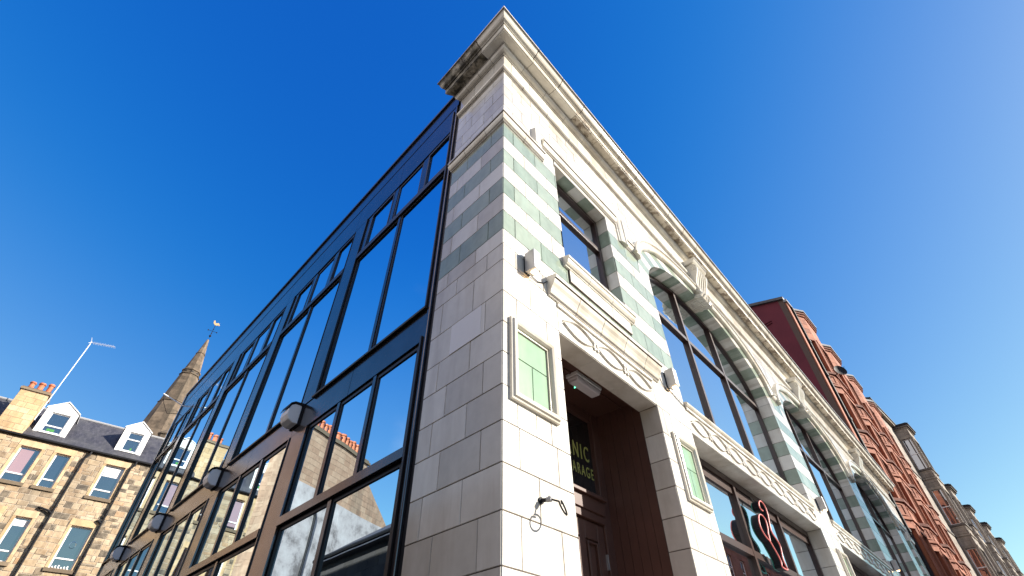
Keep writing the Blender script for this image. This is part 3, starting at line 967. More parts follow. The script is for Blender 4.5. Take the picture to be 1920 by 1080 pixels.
lbox('end_fin', M['bronze'], [(WL-.10, WL, -.12, .03, 0, 9.77)])
def ledge(a, b):
    m = MB(); m.profile(FL, [(-.10, 4.968), (.036, 4.968), (.04, 4.985), (.036, 4.998), (-.10, 5.03)], a, b); return m.build('sill_ledge', M['black'], wing)
def light(u0, u1, z0, z1, frame=.028, vent=False, nf=.0, name='window', mt='black'):
    """one light: dark reveal frame with its pane"""
    f = MB()
    for q in ((u0, u0+frame, z0, z1), (u1-frame, u1, z0, z1), (u0+frame, u1-frame, z0, z0+frame), (u0+frame, u1-frame, z1-frame*1.3, z1)):
        f.box(FL, q[0], q[1], -.12, -.020+nf, q[2], q[3])
    o = f.build(name, M[mt], wing)
    g = MB(); g.box(FL, u0+frame, u1-frame, GN-.012, GN, z0+frame, z1-frame*1.3); g.build('pane', M['glass_l'], o)
    if vent:
        v = MB()
        w_ = u1-u0
        for a in (.16, .62): v.box(FL, u0+w_*a, u0+w_*(a+.22), -.04, -.030, z1-.045, z1-.028)
        v.build('trickle_vent', M['white'], o)
    return o
def bar(boxes, name='mullion', m='bronze', bev=0): return lbox(name, M[m], boxes, bev=bev)
for k in range(5):
    s = S0+PB*k
    last = k == 4
    def ok(x): return x < WL-.1
    # upper storey
    for i, (a, b) in enumerate(((0, 1.13), (1.20, 2.44))):
        if ok(s+a): light(s+a, min(s+b, WL-.1), 5.04, 7.60)
    if ok(s+1.2): bar([(s+1.135, s+1.195, -.12, -.008, 5.04, 7.60)])
    for i, (a, b) in enumerate(((.0, .60), (.74, 1.45), (1.57, 2.30))):
        if ok(s+a): light(s+a, min(s+b, WL-.1), 7.73, 8.66, frame=.035, vent=(i != 1), nf=.012 if i != 1 else 0)
    for a, b in ((.605, .735), (1.455, 1.565), (2.305, 2.44)):
        if ok(s+a): bar([(s+a, min(s+b, WL-.1), -.12, -.012, 7.73, 8.66)])
    bar([(s, min(s+2.46, WL-.1), -.12, .012, 7.61, 7.72)], 'transom', 'black')
    if k < 4:
        bar([(s+2.475, s+2.89, -.05, .0, 5.0, 8.68)], 'pier_panel')
        bar([(s+2.452, s+2.47, -.12, .012, 5.0, 8.68), (s+2.893, s+2.902, -.12, .008, 5.0, 8.68)], 'fin', 'black')
    ledge(s-.03, min(s+1.16, WL-.05))
    if ok(s+1.2): ledge(s+1.17, min(s+2.48, WL-.05))
    # lower storey
    l0 = S0+.03+PB*k*1.005
    for a, b in ((.04, .80), (.87, 1.58), (1.66, 2.36)):
        if ok(l0+a): light(l0+a, min(l0+b, WL-.1), 3.455, 4.55)
    for a in (.805, 1.585):
        if ok(l0+a): bar([(l0+a, l0+a+.06, -.12, -.005, 3.455, 4.56)])
    for a, b in ((.04, 1.20), (1.28, 2.36)):
        if ok(l0+a): light(l0+a, min(l0+b, WL-.1), .35, 3.35)
    if ok(l0+1.2): bar([(l0+1.205, l0+1.275, -.12, -.005, .35, 3.35)])
    bar([(l0-.02, min(l0+2.40, WL-.1), -.12, .022, 3.36, 3.45)], 'transom')
    if k < 4:
        bar([(l0+2.42, l0+2.86, -.05, 0, .0, 4.565)], 'pier_panel')
        bar([(l0+2.385, l0+2.405, -.12, .014, 0, 4.565), (l0+2.872, l0+2.89, -.12, .014, 0, 4.565)], 'fin', 'bronze')
    lbox('plinth', M['bronze'], [(s-.05, min(s+PB-.06, WL-.1), -.12, .01, 0, .34)])
rf = MB(); rf.box(FL, WP+.1, WL-.13, -11.5, -.31, 9.45, 9.55); rf.build('roof', M['bitumen'], wing)

# ================================================================== LAMPS AND FITTINGS
def wall_lamp(u, label):
    t = thing('wall_lamp', label, 'lamp', FR.p(u, 0, 4.88), 'square up and down lights on the tiled piers')
    b = MB(); b.box(FR, u-.05, u+.05, .018, .135, 4.882, 5.13); b.build('casing', M['lamp_grey'], t, bevel=.004)
    b = MB(); b.box(FR, u-.04, u+.04, 0, .018, 4.90, 5.11); b.build('back_plate', M['iron'], t)
    b = MB(); b.box(FR, u-.012, u+.032, .06, .115, 4.874, 4.881); b.build('bulb', M['warm'], t)
    return t
wall_lamp(.345, 'grey square wall lamp on the corner pier left of the door hood, its bulb glowing')
wall_lamp(3.14, 'grey square wall lamp on the pier between the doorway and the first arched window')
wall_lamp(A0+PER-.6, 'grey square wall lamp on the pier between the first and second arches')
wall_lamp(A0+2*PER-.6, 'grey square wall lamp on the pier between the second and third arches')
wall_lamp(A0+3*PER-.6, 'grey square wall lamp on the pier beyond the third arch')
def bulkhead(u, label):
    t = thing('wall_light', label, 'light', FL.p(u, 0, 4.72), 'grey bulkhead lights along the bronze band')
    b = MB()
    prof = [(0.02, 4.70), (.09, 4.70), (.155, 4.735), (.185, 4.80), (.185, 4.87), (.16, 4.935), (.11, 4.965), (.02, 4.965)]
    b.profile(FL, prof, u-.115, u+.115); b.build('casing', M['lamp_pale'], t, bevel=.012)
    b = MB(); b.profile(FL, [(.0, 4.955), (.12, 4.97), (.17, 4.945), (.196, 4.88), (.20, 4.885), (.18, 4.955), (.13, 4.99), (0, 5.0)], u-.125, u+.125); b.build('hood', M['iron'], t)
    b = MB(); b.box(FL, u-.125, u+.125, 0, .02, 4.69, 4.95); b.build('back_plate', M['iron'], t)
bulkhead(4.06, 'grey bulkhead wall light on the bronze band, nearest the tiled corner')
bulkhead(6.93, 'grey bulkhead wall light on the bronze band, second from the tiled corner')
bulkhead(9.90, 'grey bulkhead wall light on the bronze band, third from the tiled corner')
bulkhead(12.77, 'grey bulkhead wall light on the bronze band, farthest from the tiled corner')
# emergency light under the door ceiling
t = thing('ceiling_light', 'long milky emergency light under the dark timber ceiling of the doorway', 'light', FR.p(1.85, -.45, 4.6))
b = MB(); b.box(FR, 1.62, 2.10, -.53, -.37, 4.555, 4.598); b.build('base', M['white'], t, bevel=.006)
b = MB(); b.vprofile(FR, [(1.63, -.52), (2.09, -.52), (2.09, -.38), (1.63, -.38)], 4.52, 4.556); b.profile(FR, [(-.52, 4.53), (-.505, 4.49), (-.395, 4.49), (-.38, 4.53)], 1.64, 2.08); b.build('diffuser', M['lens'], t, bevel=.01)
b = MB(); b.box(FR, 1.74, 1.75, -.51, -.50, 4.484, 4.489); b.build('indicator', M['led_green'], t)
# hook bracket
t = thing('wall_hook', 'black metal hook with a curled wire end sticking out of the cream tile', 'hook', FR.p(.39, 0, 2.79))
b = MB()
b.lathe((0, 0, 0), [(0, 0)], 3) if False else None
b.tube([FR.p(.385, -.005, 2.79), FR.p(.385, .012, 2.79)], .024, seg=14)
b.tube([FR.p(.385, .012, 2.79), FR.p(.392, .05, 2.788)], .013, seg=10)
b.build('rose', M['iron'], t, smooth=True)
b = MB(); b.tube([FR.p(.392, .05, 2.788), FR.p(.398, .085, 2.786)], .017, seg=6); b.tube([FR.p(.395, .065, 2.802), FR.p(.397, .075, 2.806)], .008, seg=6); b.build('nut', M['lead'], t)
b = MB()
pts = [FR.p(.398, .08, 2.786), FR.p(.415, .13, 2.765)]
vw = (pts[-1]-Vector((0, 0, 1.6))).normalized()
r1 = (vw-sdir*vw.dot(sdir)).normalized(); r2_ = sdir.cross(r1)
if r2_.z > 0: r2_ = -r2_
cc = pts[-1]+r2_*.048-r1*.012
for i in range(24):
    a = -math.pi/2+i/23*2*math.pi*.94
    pts.append(cc+r1*.046*math.cos(a)+r2_*.046*math.sin(a)+sdir*.012*i/23)
pts.append(pts[-1]+r1*.03+r2_*.015)
b.tube(pts, .0060, seg=8); b.build('wire_loop', M['iron'], t, smooth=True)
# lamp cables
def cable(label, pts, r=.005):
    b = MB(); b.tube(pts, r, seg=6)
    return tag(b.build('cable', M['iron'], base=pts[0], smooth=True), label, 'cable')
cable('thin black cable running down from the corner wall lamp to the door hood', [FR.p(.40, .012, 4.90), FR.p(.50, .008, 4.90), FR.p(.60, .008, 4.955), FR.p(.66, .008, 5.02)])
cable('black cable drooping from the second wall lamp to the carved band', [FR.p(2.93, .01, 5.10), FR.p(2.92, .01, 4.95), FR.p(2.95, .01, 4.88), FR.p(3.05, .01, 4.82), FR.p(3.14, .012, 4.86), FR.p(3.28, .008, 4.82), FR.p(3.40, .008, 4.80), FR.p(3.52, .008, 4.77), FR.p(3.58, .008, 4.80)])
# neon sign
NE = [(5.76, 4.053), (5.68, 4.058), (5.652, 4.101), (5.703, 4.165), (5.802, 4.209), (5.885, 4.205), (5.952, 4.163), (5.955, 4.075), (5.912, 3.977), (5.855, 3.866), (5.83, 3.79), (5.886, 3.741), (5.958, 3.708), (6.021, 3.65), (6.01, 3.59), (5.945, 3.484), (5.928, 3.416), (5.961, 3.366), (5.993, 3.316), (5.853, 3.315), (5.755, 3.325), (5.80, 3.383), (5.785, 3.437), (5.728, 3.502), (5.667, 3.558), (5.61, 3.618), (5.525, 3.631), (5.451, 3.673), (5.39, 3.728), (5.391, 3.809), (5.458, 3.907), (5.556, 3.961), (5.663, 3.968), (5.734, 3.936), (5.732, 3.863), (5.696, 3.783), (5.64, 3.72), (5.635, 3.677), (5.619, 3.616)]
M['neon_red'] = mat('red_neon_tube', (.55, .14, .13), .5, emis=(1, .2, .15), es=.08)
M['neon_green'] = mat('green_sign_side', (.02, .22, .17), .4)
t = thing('neon_sign', 'looped neon sign outlined in red with green sides hanging in the first shop window', 'sign', FR.p(5.7, -.1, 3.3))
b = MB()
def smooth_pts(P, it=2):
    for _ in range(it):
        Q = [P[0]]
        for a, c in zip(P, P[1:]): Q += [(a[0]*.75+c[0]*.25, a[1]*.75+c[1]*.25), (a[0]*.25+c[0]*.75, a[1]*.25+c[1]*.75)]
        P = Q+[P[-1]]
    return P
NP = smooth_pts(NE)
b.tube([FR.p(u, -.09, z) for u, z in NP], .009, seg=8); b.build('red_tube', M['neon_red'], t, smooth=True)
b = MB()
for (a, c) in zip(NP, NP[1:]):
    dx, dz = c[0]-a[0], c[1]-a[1]; l = math.hypot(dx, dz) or 1
    nx, nz = -dz/l*.008, dx/l*.008
    b.prism(FR, [(a[0]-nx, a[1]-nz), (c[0]-nx, c[1]-nz), (c[0]+nx, c[1]+nz), (a[0]+nx, a[1]+nz)], -.19, -.10)
b.build('channel', M['iron'], t)
b = MB(); b.tube([FR.p(u, -.20, z) for u, z in NP], .008, seg=6); b.build('green_tube', M['neon_green'], t)
b = MB(); b.tube([FR.p(5.86, -.19, 4.20), FR.p(5.86, -.24, 4.32)], .006, seg=6); b.build('hanger', M['iron'], t)

# ================================================================== GROUND
g = MB(); g.face([(-900, -900, 0), (900, -900, 0), (900, 900, 0), (-900, 900, 0)])
tag(g.build('ground', M['asphalt']), kind='structure')
g = MB()
g.box(FR, -1.6, 90, .02, 2.6, -.2, .13); tag(g.build('pavement', M['paving']), kind='structure')
g = MB(); g.box(FR, -1.6, 90, 2.605, 2.74, -.2, .14); tag(g.build('kerb', M['blonde']), kind='structure')
g = MB(); g.box(FR, -4, 90, 11.2, 13.96, -.2, .13); tag(g.build('pavement', M['paving']), kind='structure')

# ================================================================== helpers for stone houses
def sash(F, u0, u1, z0, z1, parent, rail=.5, fm='white', fw=.055, n=-.13, gm='glass_t', name='window', inner=None, cross=None):
    f = MB()
    for q in ((u0, u0+fw, z0, z1), (u1-fw, u1, z0, z1), (u0+fw, u1-fw, z0, z0+fw), (u0+fw, u1-fw, z1-fw, z1)):
        f.box(F, q[0], q[1], n-.05, n, q[2], q[3])
    zr = z0+(z1-z0)*rail
    f.box(F, u0+fw, u1-fw, n-.05, n+.01, zr-.03, zr+.03)
    if cross:
        f.box(F, (u0+u1)/2-.015, (u0+u1)/2+.015, n-.05, n-.005, z0+fw, z1-fw)
    o = f.build(name, M[fm], parent)
    g = MB(); g.box(F, u0+fw*.9, u1-fw*.9, n-.04, n-.03, z0+fw*.9, z1-fw*.9); g.build('pane', M[gm], o)
    if inner:
        mm, a, b, c, d = inner
        h, w_ = z1-z0, u1-u0
        i = MB(); i.box(F, u0+w_*a, u0+w_*b, n-.028, n-.022, z0+h*c, z0+h*d); i.build({'curtain': 'curtain', 'blind': 'blind', 'plant': 'plant'}[mm], M[mm], o)
    return o
def reveal(mb, F, u0, u1, z0, z1, d, m):
    mb.box(F, u0-.03, u0+.0, -d, -.008, z0, z1, m); mb.box(F, u1, u1+.03, -d, -.008, z0, z1, m)
    mb.box(F, u0-.03, u1+.03, -d, -.008, z1, z1+.05, m); mb.box(F, u0-.03, u1+.03, -d, -.008, z0-.05, z0, m)
def rubble(mb, F, u0, u1, z0, z1, holes, mt=0, mg=1, h=.21, w_=.36, j=.012):
    z = z0
    while z < z1-.02:
        hh = h*random.uniform(.75, 1.35)
        zz = min(z+hh, z1)
        if z1-zz < .08: zz = z1
        u = u0
        while u < u1-.01:
            ww = w_*random.uniform(.4, 1.6)
            uu = min(u+ww, u1)
            if u1-uu < .08: uu = u1
            if random.random() < .16 and zz-z > .18:
                zm = z+(zz-z)*random.uniform(.4, .6)
                rs = [(u, uu, z, zm), (u, uu, zm, zz)]
            else: rs = [(u, uu, z, zz)]
            for hq in holes: rs = [q for r in rs for q in rect_sub(r, hq)]
            for r in rs:
                if r[1]-r[0] < .03 or r[3]-r[2] < .03: continue
                s = lambda: random.uniform(-.008, .008)
                block(mb, F, [(r[0]+s(), r[2]+s()), (r[1]+s(), r[2]+s()), (r[1]+s(), r[3]+s()), (r[0]+s(), r[3]+s())], random.uniform(-.006, .008), mt, mg, j, .014, .004)
            u = uu
        z = zz
def pot(base, r=.12, h=.55, parent=None):
    b = MB()
    b.lathe(base, [(r*.85, 0), (r*1.0, .02), (r*.98, h*.15), (r*.86, h*.55), (r*.84, h*.8), (r*1.12, h*.84), (r*1.12, h*.92), (r*.95, h), (r*.7, h), (r*.66, h-.06)], 14)
    return b.build('chimney_pot', M['terracotta'], parent, smooth=True)
class FB:   # shorthand for a frame located anywhere
    pass

# ================================================================== BLONDE SANDSTONE TENEMENT (end of the lane)
a_ = R(-40.1)
TO = Vector((math.sin(a_)*32, math.cos(a_)*32, 0))
FT = Frame(R(49.9), TO)
ten = thing('tenement', 'honey coloured rubble sandstone tenement with a slate roof, white dormers and black drainpipes', 'building', FT.p(0, 0, 0))
cols = [(-10.1, -9.3), (-8.6, -8.0), (-7.4, -6.6), (-5.7, -5.05), (-3.79, -2.99), (-2.40, -1.80), (-.30, .56), (1.9, 2.7), (4.4, 5.2)]
rws = [(10.66, 12.26), (7.53, 9.32), (4.45, 6.2), (1.3, 3.1)]
TU0, TU1, TE = -11.4, 9.0, 12.66
hl = []
tb = MB()
for ri, (z0, z1) in enumerate(rws):
    for (u0, u1) in cols: hl.append((u0-.02, u1+.02, z0-.16, z1+.30)); hl.append((u0-.13, u0, z0, z1)); hl.append((u1, u1+.13, z0, z1))
rubble(tb, FT, TU0, TU1, 0, TE-.02, hl)
for ri, (z0, z1) in enumerate(rws):
    for (u0, u1) in cols:
        block(tb, FT, [(u0-.13, z1), (u1+.13, z1), (u1+.13, z1+.30), (u0-.13, z1+.30)], .012, 2, 1, j=.005)
        for s, (a, b) in enumerate(((u0-.13, u0), (u1, u1+.13))):
            z = z0; k = 0
            while z < z1-.01:
                zz = min(z+.3, z1)
                block(tb, FT, [(a, z), (b, z), (b, zz), (a, zz)], .008, 2, 1, j=.005); z = zz
        tb.box(FT, u0-.14, u1+.14, -.14, .07, z0-.15, z0-.003, 3)
        reveal(tb, FT, u0, u1, z0, z1, .2, 2)
tb.box(FT, TU0, TU1, -6, -.22, 0, TE-.05, 1)
tb.box(FT, TU0, TU0+.02, -6, -.01, 0, TE, 1); tb.box(FT, TU1-.02, TU1, -6, -.01, 0, TE, 1)
M['sill'] = island_mat('sooty_stone_sill', [(0, (.10, .075, .05)), (1, (.24, .18, .12))], rough=.9)
tb.build('wall', [M['rubble'], M['mortar'], M['dressed'], M['sill']], ten)
for ri, (z0, z1) in enumerate(rws):
    for ci, (u0, u1) in enumerate(cols):
        inn = None
        if (ri, ci) == (0, 4): inn = ('curtain', .1, .72, .25, .93)
        elif (ri, ci) == (0, 6): inn = ('blind', .1, .9, .66, .95)
        elif (ri, ci) in ((0, 2), (1, 0)): inn = ('curtain', .1, .9, .1, .93)
        elif (ri, ci) == (1, 5): inn = ('blind', .1, .9, .8, .94)
        o = sash(FT, u0, u1, z0, z1, ten, rail=.24 if ri < 2 else .5, inner=inn)
        if (ri, ci) == (1, 6):
            b = MB(); cz, cu = z0+1.02, (u0+u1)/2
            b.tube([FT.p(cu+.12*math.cos(t*math.pi/12), -.155, cz+.14*math.sin(t*math.pi/12)) for t in range(24)], .009, seg=5, closed=True)
            b.build('round_sticker', M['glass_l'], o)
            b = MB()
            for i in range(6): b.box(FT, u0+.1+i*.11, u0+.15+i*.11, -.12, -.08, z0+.055, z0+.10+.03*(i % 3))
            b.build('ornaments', M['white'], o)
# roof
rb = MB()
rb.solid([FT.p(TU0, .06, 12.72), FT.p(TU1, .06, 12.72), FT.p(TU1, -2.1, 14.95), FT.p(TU0, -2.1, 14.95), FT.p(TU0, -6, 12.72), FT.p(TU1, -6, 12.72)],
         [(0, 1, 2, 3), (3, 2, 5, 4), (0, 3, 4), (1, 5, 2), (0, 4, 5, 1)], 0)
ro = rb.build('roof', M['slate'], ten)
b = MB(); b.tube([FT.p(TU0, -2.1, 14.97), FT.p(TU1, -2.1, 14.97)], .07); b.build('ridge', M['lead'], ro)
b = MB(); b.profile(FT, [(0, 12.60), (.10, 12.60), (.16, 12.64), (.17, 12.71), (.14, 12.71), (.12, 12.66), (0, 12.66)], TU0, TU1); b.build('gutter', M['iron'], ten)
for u in (-9.0+.3, -1.26, .76, 3.5):
    b = MB()
    b.tube([FT.p(u+.12, .10, 12.66), FT.p(u+.12, .12, 12.45), FT.p(u, .10, 12.25), FT.p(u, .10, .1)], .045, seg=8)
    for z in (11.6, 9.9, 8.1, 6.3): b.tube([FT.p(u, .10, z), FT.p(u, .10, z+.1)], .062, seg=8)
    if u in (-1.26, .76):
        s = -1
        b.tube([FT.p(u, .10, 9.62), FT.p(u+s*.2, .10, 9.72), FT.p(u+s*.52, .09, 9.78), FT.p(u+s*.56, .0, 9.80)] if u < 0 else [FT.p(u, .10, 9.55), FT.p(u-.2, .09, 9.66), FT.p(u-.22, 0, 9.66)], .045, seg=8)
    b.build('drainpipe', M['iron'], ten, smooth=True)
def dormer(u0, u1):
    zb, ze, za = 13.12, 14.42, 14.86
    um = (u0+u1)/2
    n0 = -.36
    b = MB()
    wu0, wu1, wz0, wz1 = u0+.27, u1-.27, zb+.10, zb+1.12
    out = [(u0, zb), (u1, zb), (u1, ze), (um, za), (u0, ze)]
    # front face as pieces round the window
    for poly in ([(u0, zb), (wu0, zb), (wu0, ze), (u0, ze)], [(wu1, zb), (u1, zb), (u1, ze), (wu1, ze)], [(wu0, zb), (wu1, zb), (wu1, wz0), (wu0, wz0)], [(wu0, wz1), (wu1, wz1), (wu1, ze), (wu0, ze)], [(u0, ze+.001), (u1, ze+.001), (um, za)]):
        b.prism(FT, poly, n0-.1, n0)
    for q in ((wu0-.05, wu0, wz0-.03, wz1+.05), (wu1, wu1+.05, wz0-.03, wz1+.05), (wu0, wu1, wz1, wz1+.05)): b.box(FT, q[0], q[1], n0+.002, n0+.03, q[2], q[3])
    b.box(FT, wu0-.07, wu1+.07, n0+.002, n0+.05, wz0-.07, wz0-.03)
    o = b.build('dormer', M['dormer'], ten)
    b = MB(); b.prism(FT, [(u0+.01, zb-.3), (u1-.01, zb-.3), (u1-.01, ze-.01), (um, za-.02), (u0+.01, ze-.01)], -1.8, n0-.102); b.build('cheek', M['slate'], o)
    b = MB()
    for s, (a, c) in enumerate((((u0-.05, ze-.02), (um, za+.03)), ((u1+.05, ze-.02), (um, za+.03)))):
        b.prism(FT, [a, c, (c[0], c[1]+.05), (a[0], a[1]+.05)], -1.8, n0+.04)
    b.build('dormer_roof', M['dormer'], o)
    sash(FT, wu0, wu1, wz0, wz1, o, rail=.33 if u0 < -1 else .62, fw=.05, n=n0-.04, inner=('plant', .25, .65, .08, .2) if u0 < -1 else ('plant', .55, .66, .08, .2))
dormer(-3.83, -2.50); dormer(-.34, .88); dormer(-8.8, -7.5); dormer(4.2, 5.5)
def stack(F, parent, u0, u1, n0, n1, z0, z1, pots, mt='dressed'):
    b = MB()
    b.box(F, u0+.01, u1-.01, n0+.01, n1-.01, z0, z1-.16, 1)
    rows_ = []; z = z0
    while z < z1-.2: rows_.append((z, min(z+.27, z1-.17), 0)); z += .27
    for fr_, w_ in ((frame_at(F.p(u0, n1, 0), F.d, F.n), u1-u0), (frame_at(F.p(u1, n1, 0), -F.n, F.d), n1-n0), (frame_at(F.p(u0, n1, 0), -F.n, -F.d), n1-n0), (frame_at(F.p(u0, n0, 0), F.d, -F.n), u1-u0)):
        wall(b, fr_, 0, w_, rows_, .42, (), 0, j=.006, depth=.01, rnd=.2)
    b.box(F, u0-.06, u1+.06, n0-.06, n1+.06, z1-.16, z1-.05, 2); b.box(F, u0-.02, u1+.02, n0-.02, n1+.02, z1-.05, z1, 2)
    o = b.build('chimney', [M[mt], M['mortar'], M['sill']], parent)
    for i in range(pots):
        u = u0+.2+(u1-u0-.4)*i/max(1, pots-1)
        pot(F.p(u, (n0+n1)/2, z1-.002), .125+.01*(i % 2), .5+.06*((i*7) % 3), o)
    return o
stack(FT, ten, -5.18, -4.05, -.95, .03, 12.6, 14.98, 3)
stack(FT, ten, -10.6, -9.4, -2.6, -1.6, 14.0, 16.6, 4)
# tv aerial
t = thing('tv_aerial', 'tall thin television aerial on a slanting pole beside the three pot chimney', 'aerial', FT.p(-4.0, -.3, 13.6))
b = MB(); b.tube([FT.p(-4.0, -.25, 13.6), FT.p(-3.93, -.3, 18.45)], .022, seg=6); b.build('pole', M['white'], t)
b = MB()
p0, p1 = FT.p(-3.98, -.3, 18.40), FT.p(-2.8, .3, 18.28)
b.tube([p0, p1], .014, seg=5)
for i in range(14):
    q = p0.lerp(p1, .12+i*.065)
    b.tube([q-FT.n*.14-FT.d*-.06, q+FT.n*.14-FT.d*.06], .007, seg=4)
q = p0.lerp(p1, .06)
for s in (-1, 1): b.tube([q+Vector((0, 0, -.02)), q+FT.n*.22*s+Vector((0, 0, .18))-FT.d*.1], .012, seg=4); b.tube([q, q+FT.n*.22*s-Vector((0, 0, .18))-FT.d*.1], .012, seg=4)
b.build('antenna', M['white'], t)

# taller neighbour, seen mirrored in the glazing
t2 = thing('tenement', 'taller weathered sandstone tenement mirrored in the glazed wing, left of the honey coloured one', 'building', FT.p(-14, 0, 0))
b = MB(); cols2 = [(-12.9, -12.0), (-15.2, -14.4)]
hl = [(u0, u1, z0, z1+.9) for u0, u1 in cols2 for z0, z1 in ((11.2, 12.3), (7.9, 9.0), (4.6, 5.7))]
rubble(b, FT, -15.6, TU0-.01, 0, 14.5, hl, h=.26, w_=.6)
b.box(FT, -15.6, TU0-.03, -6, -.22, 0, 14.45, 1); b.box(FT, TU0-.06, TU0-.012, -6, -.02, 12.0, 14.45, 1)
for q in hl: reveal(b, FT, q[0], q[1], q[2], q[3], .2, 0)
b.build('wall', [M['pinkstone'], M['mortar']], t2)
b = MB(); b.solid([FT.p(-15.6, .15, 14.52), FT.p(TU0, .15, 14.52), FT.p(TU0, -2.1, 16.5), FT.p(-15.6, -2.1, 16.5), FT.p(-15.6, -6, 14.52), FT.p(TU0, -6, 14.52)], [(0, 1, 2, 3), (3, 2, 5, 4), (0, 3, 4), (1, 5, 2), (0, 4, 5, 1)]); b.build('roof', M['slate'], t2)
for q in hl: sash(FT, q[0], q[1], q[2], q[3], t2)
b = MB(); b.tube([FT.p(-13.6, .1, 14.4), FT.p(-13.6, .1, .2)], .05); b.build('drainpipe', M['iron'], t2)
b = MB(); b.tube([FT.p(-15.6, .2, 14.5), FT.p(TU0-.05, .2, 14.5)], .06); b.build('gutter', M['white'], t2)

# gable house with the long row of pots (seen in the glass)
gp1, gp2 = Vector((-21.3, 14.7, 0)), Vector((-26.5, 12.8, 0))
gd = (gp2-gp1).normalized(); gn = Vector((-gd.y, gd.x, 0))
if gn.dot(-gp1) < 0: gn = -gn
FG = frame_at(gp1, gd, gn)
gb = thing('gable_house', 'pinkish stone gable over grey harling with a long row of chimney pots, mirrored in glazing', 'building', FG.p(4, 0, 0))
b = MB()
rws_ = [(11.36+.3*i, 11.36+.3*(i+1), 0) for i in range(10)]
prof_top = lambda u: 14.36 if u < 5.55 else (13.6-(u-5.55)*.77)
for z0, z1, m_ in rws_:
    umax = 5.55 if z0 > 13.3 else min(9, 5.55+(13.6-z1)/.77) if z1 < 13.6 else 5.55
    wall(b, FG, 0, umax, [(z0, z1, 0)], .55, (), 0, j=.006, depth=.01, rnd=.25)
fs_ = frame_at(FG.p(0, -.03, 0), -FG.n, -FG.d)
rubble(b, fs_, 0, 2.2, 4, 14.3, (), h=.26, w_=.5)
b.prism(FG, [(0.005, 0), (9.5, 0), (9.5, 10.6), (5.55, 13.62), (5.54, 14.35), (.005, 14.35)], -2.2, -.012, 0)
b.build('wall', [M['pinkstone'], M['mortar']], gb)
b = MB(); b.prism(FG, [(-.02, 0), (9.55, 0), (9.55, 10.7), (9.0, 11.34), (3.2, 11.34), (3.18, 11.2), (2.2, 11.2), (2.18, 11.5), (-.02, 11.5)], -.01, .05); b.box(FG, 3.7, 4.9, .05, .056, 8.4, 11.25); b.build('harling', M['harling'], gb)
b = MB(); b.box(FG, -.1, 5.65, -.85, .1, 14.355, 14.5); b.box(FG, .0, 5.55, -.8, .04, 14.5, 14.62); co = b.build('chimney_cope', M['sill'], gb)
for i in range(14): pot(FG.p(.3+i*.385, -.35, 14.61), .15, .62+.05*(i*5 % 3), co)
b = MB(); b.tube([FG.p(1.6, .09, 11.3), FG.p(1.6, .12, 10.6), FG.p(1.75, .12, 10.2), FG.p(1.75, .12, .1)], .07); b.tube([FG.p(1.62, .09, 11.3), FG.p(1.62, .09, 11.0)], .14); b.build('drainpipe', M['iron'], gb)
b = MB(); b.box(FG, 2.9, 3.15, .06, .25, 7.3, 7.9); b.build('meter_box', M['lead'], gb)
# low dark building across the lane
db = thing('lane_building', 'low dark brick building across the lane, mirrored in the bottom panes', 'building', FL.p(5, 6.2, 0))
b = MB()
fo_ = frame_at(FL.p(0, 6.0, 0), FL.d, -FL.n)
wall(b, fo_, -8, 15.5, [(i*.3, i*.3+.3, 0) for i in range(20)], .6, (), 0)
b.box(FL, -8, 15.5, 6.02, 13, 0, 6.0, 1)
b.build('wall', [M['dark_brick'], M['grout']], db)
b = MB(); b.profile(FL, [(5.75, 6.02), (5.85, 6.02), (5.95, 6.3), (6.3, 6.55), (9.5, 8.6), (13, 6.0)], -8.1, 15.6); b.build('roof', M['slate'], db)
b = MB(); b.tube([FL.p(-8, 5.72, 6.12), FL.p(15.5, 5.72, 6.12)], .07); b.build('gutter', M['iron'], db)

# ================================================================== CHURCH SPIRE
sa = R(-37.87); SD = 62
SP = Vector((math.sin(sa)*SD, math.cos(sa)*SD, 0))
sp = thing('church_spire', 'tall sooty stone octagonal church spire topped by a golden weathercock', 'spire', SP)
b = MB()
tipz, slope = 39.3, .150
def oct_frame(k): 
    a = k*math.pi/4+.25
    return a
zb_ = 24.0
z = zb_
while z < tipz-.5:
    zz = min(z+random.uniform(.42, .55), tipz-.4)
    for k in range(8):
        a0, a1 = oct_frame(k)-math.pi/8, oct_frame(k)+math.pi/8
        r0, r1 = (tipz+.3-z)*slope/math.cos(math.pi/8), (tipz+.3-zz)*slope/math.cos(math.pi/8)
        A = SP+Vector((r0*math.cos(a0), r0*math.sin(a0), z)); B = SP+Vector((r0*math.cos(a1), r0*math.sin(a1), z))
        C = SP+Vector((r1*math.cos(a1), r1*math.sin(a1), zz)); D_ = SP+Vector((r1*math.cos(a0), r1*math.sin(a0), zz))
        nb = max(1, int((B-A).length/.85+random.random()*.8))
        cuts = [0]+sorted((i+random.uniform(-.2, .2))/nb for i in range(1, nb))+[1]
        for p, q in zip(cuts, cuts[1:]):
            b.face([A.lerp(B, p), A.lerp(B, q), D_.lerp(C, q), D_.lerp(C, p)], 0)
    z = zz
for zz, e, h_ in ((36.6, .05, .12), (34.0, .10, .22), (33.45, .10, .12), (29.6, .06, .16)):
    r = (tipz+.3-zz)*slope/math.cos(math.pi/8)
    for k in range(8):
        a0, a1 = oct_frame(k)-math.pi/8, oct_frame(k)+math.pi/8
        P = []
        for rr, zq in ((r-.05, zz), (r+e, zz+.03), (r+e, zz+h_-.03), (r-.08, zz+h_)):
            for a in (a0, a1): P.append(SP+Vector((rr*math.cos(a), rr*math.sin(a), zq)))
        b.solid(P, [(0, 1, 3, 2), (2, 3, 5, 4), (4, 5, 7, 6)], 0)
so_ = b.build('steeple', M['spire'], sp)
b = MB()
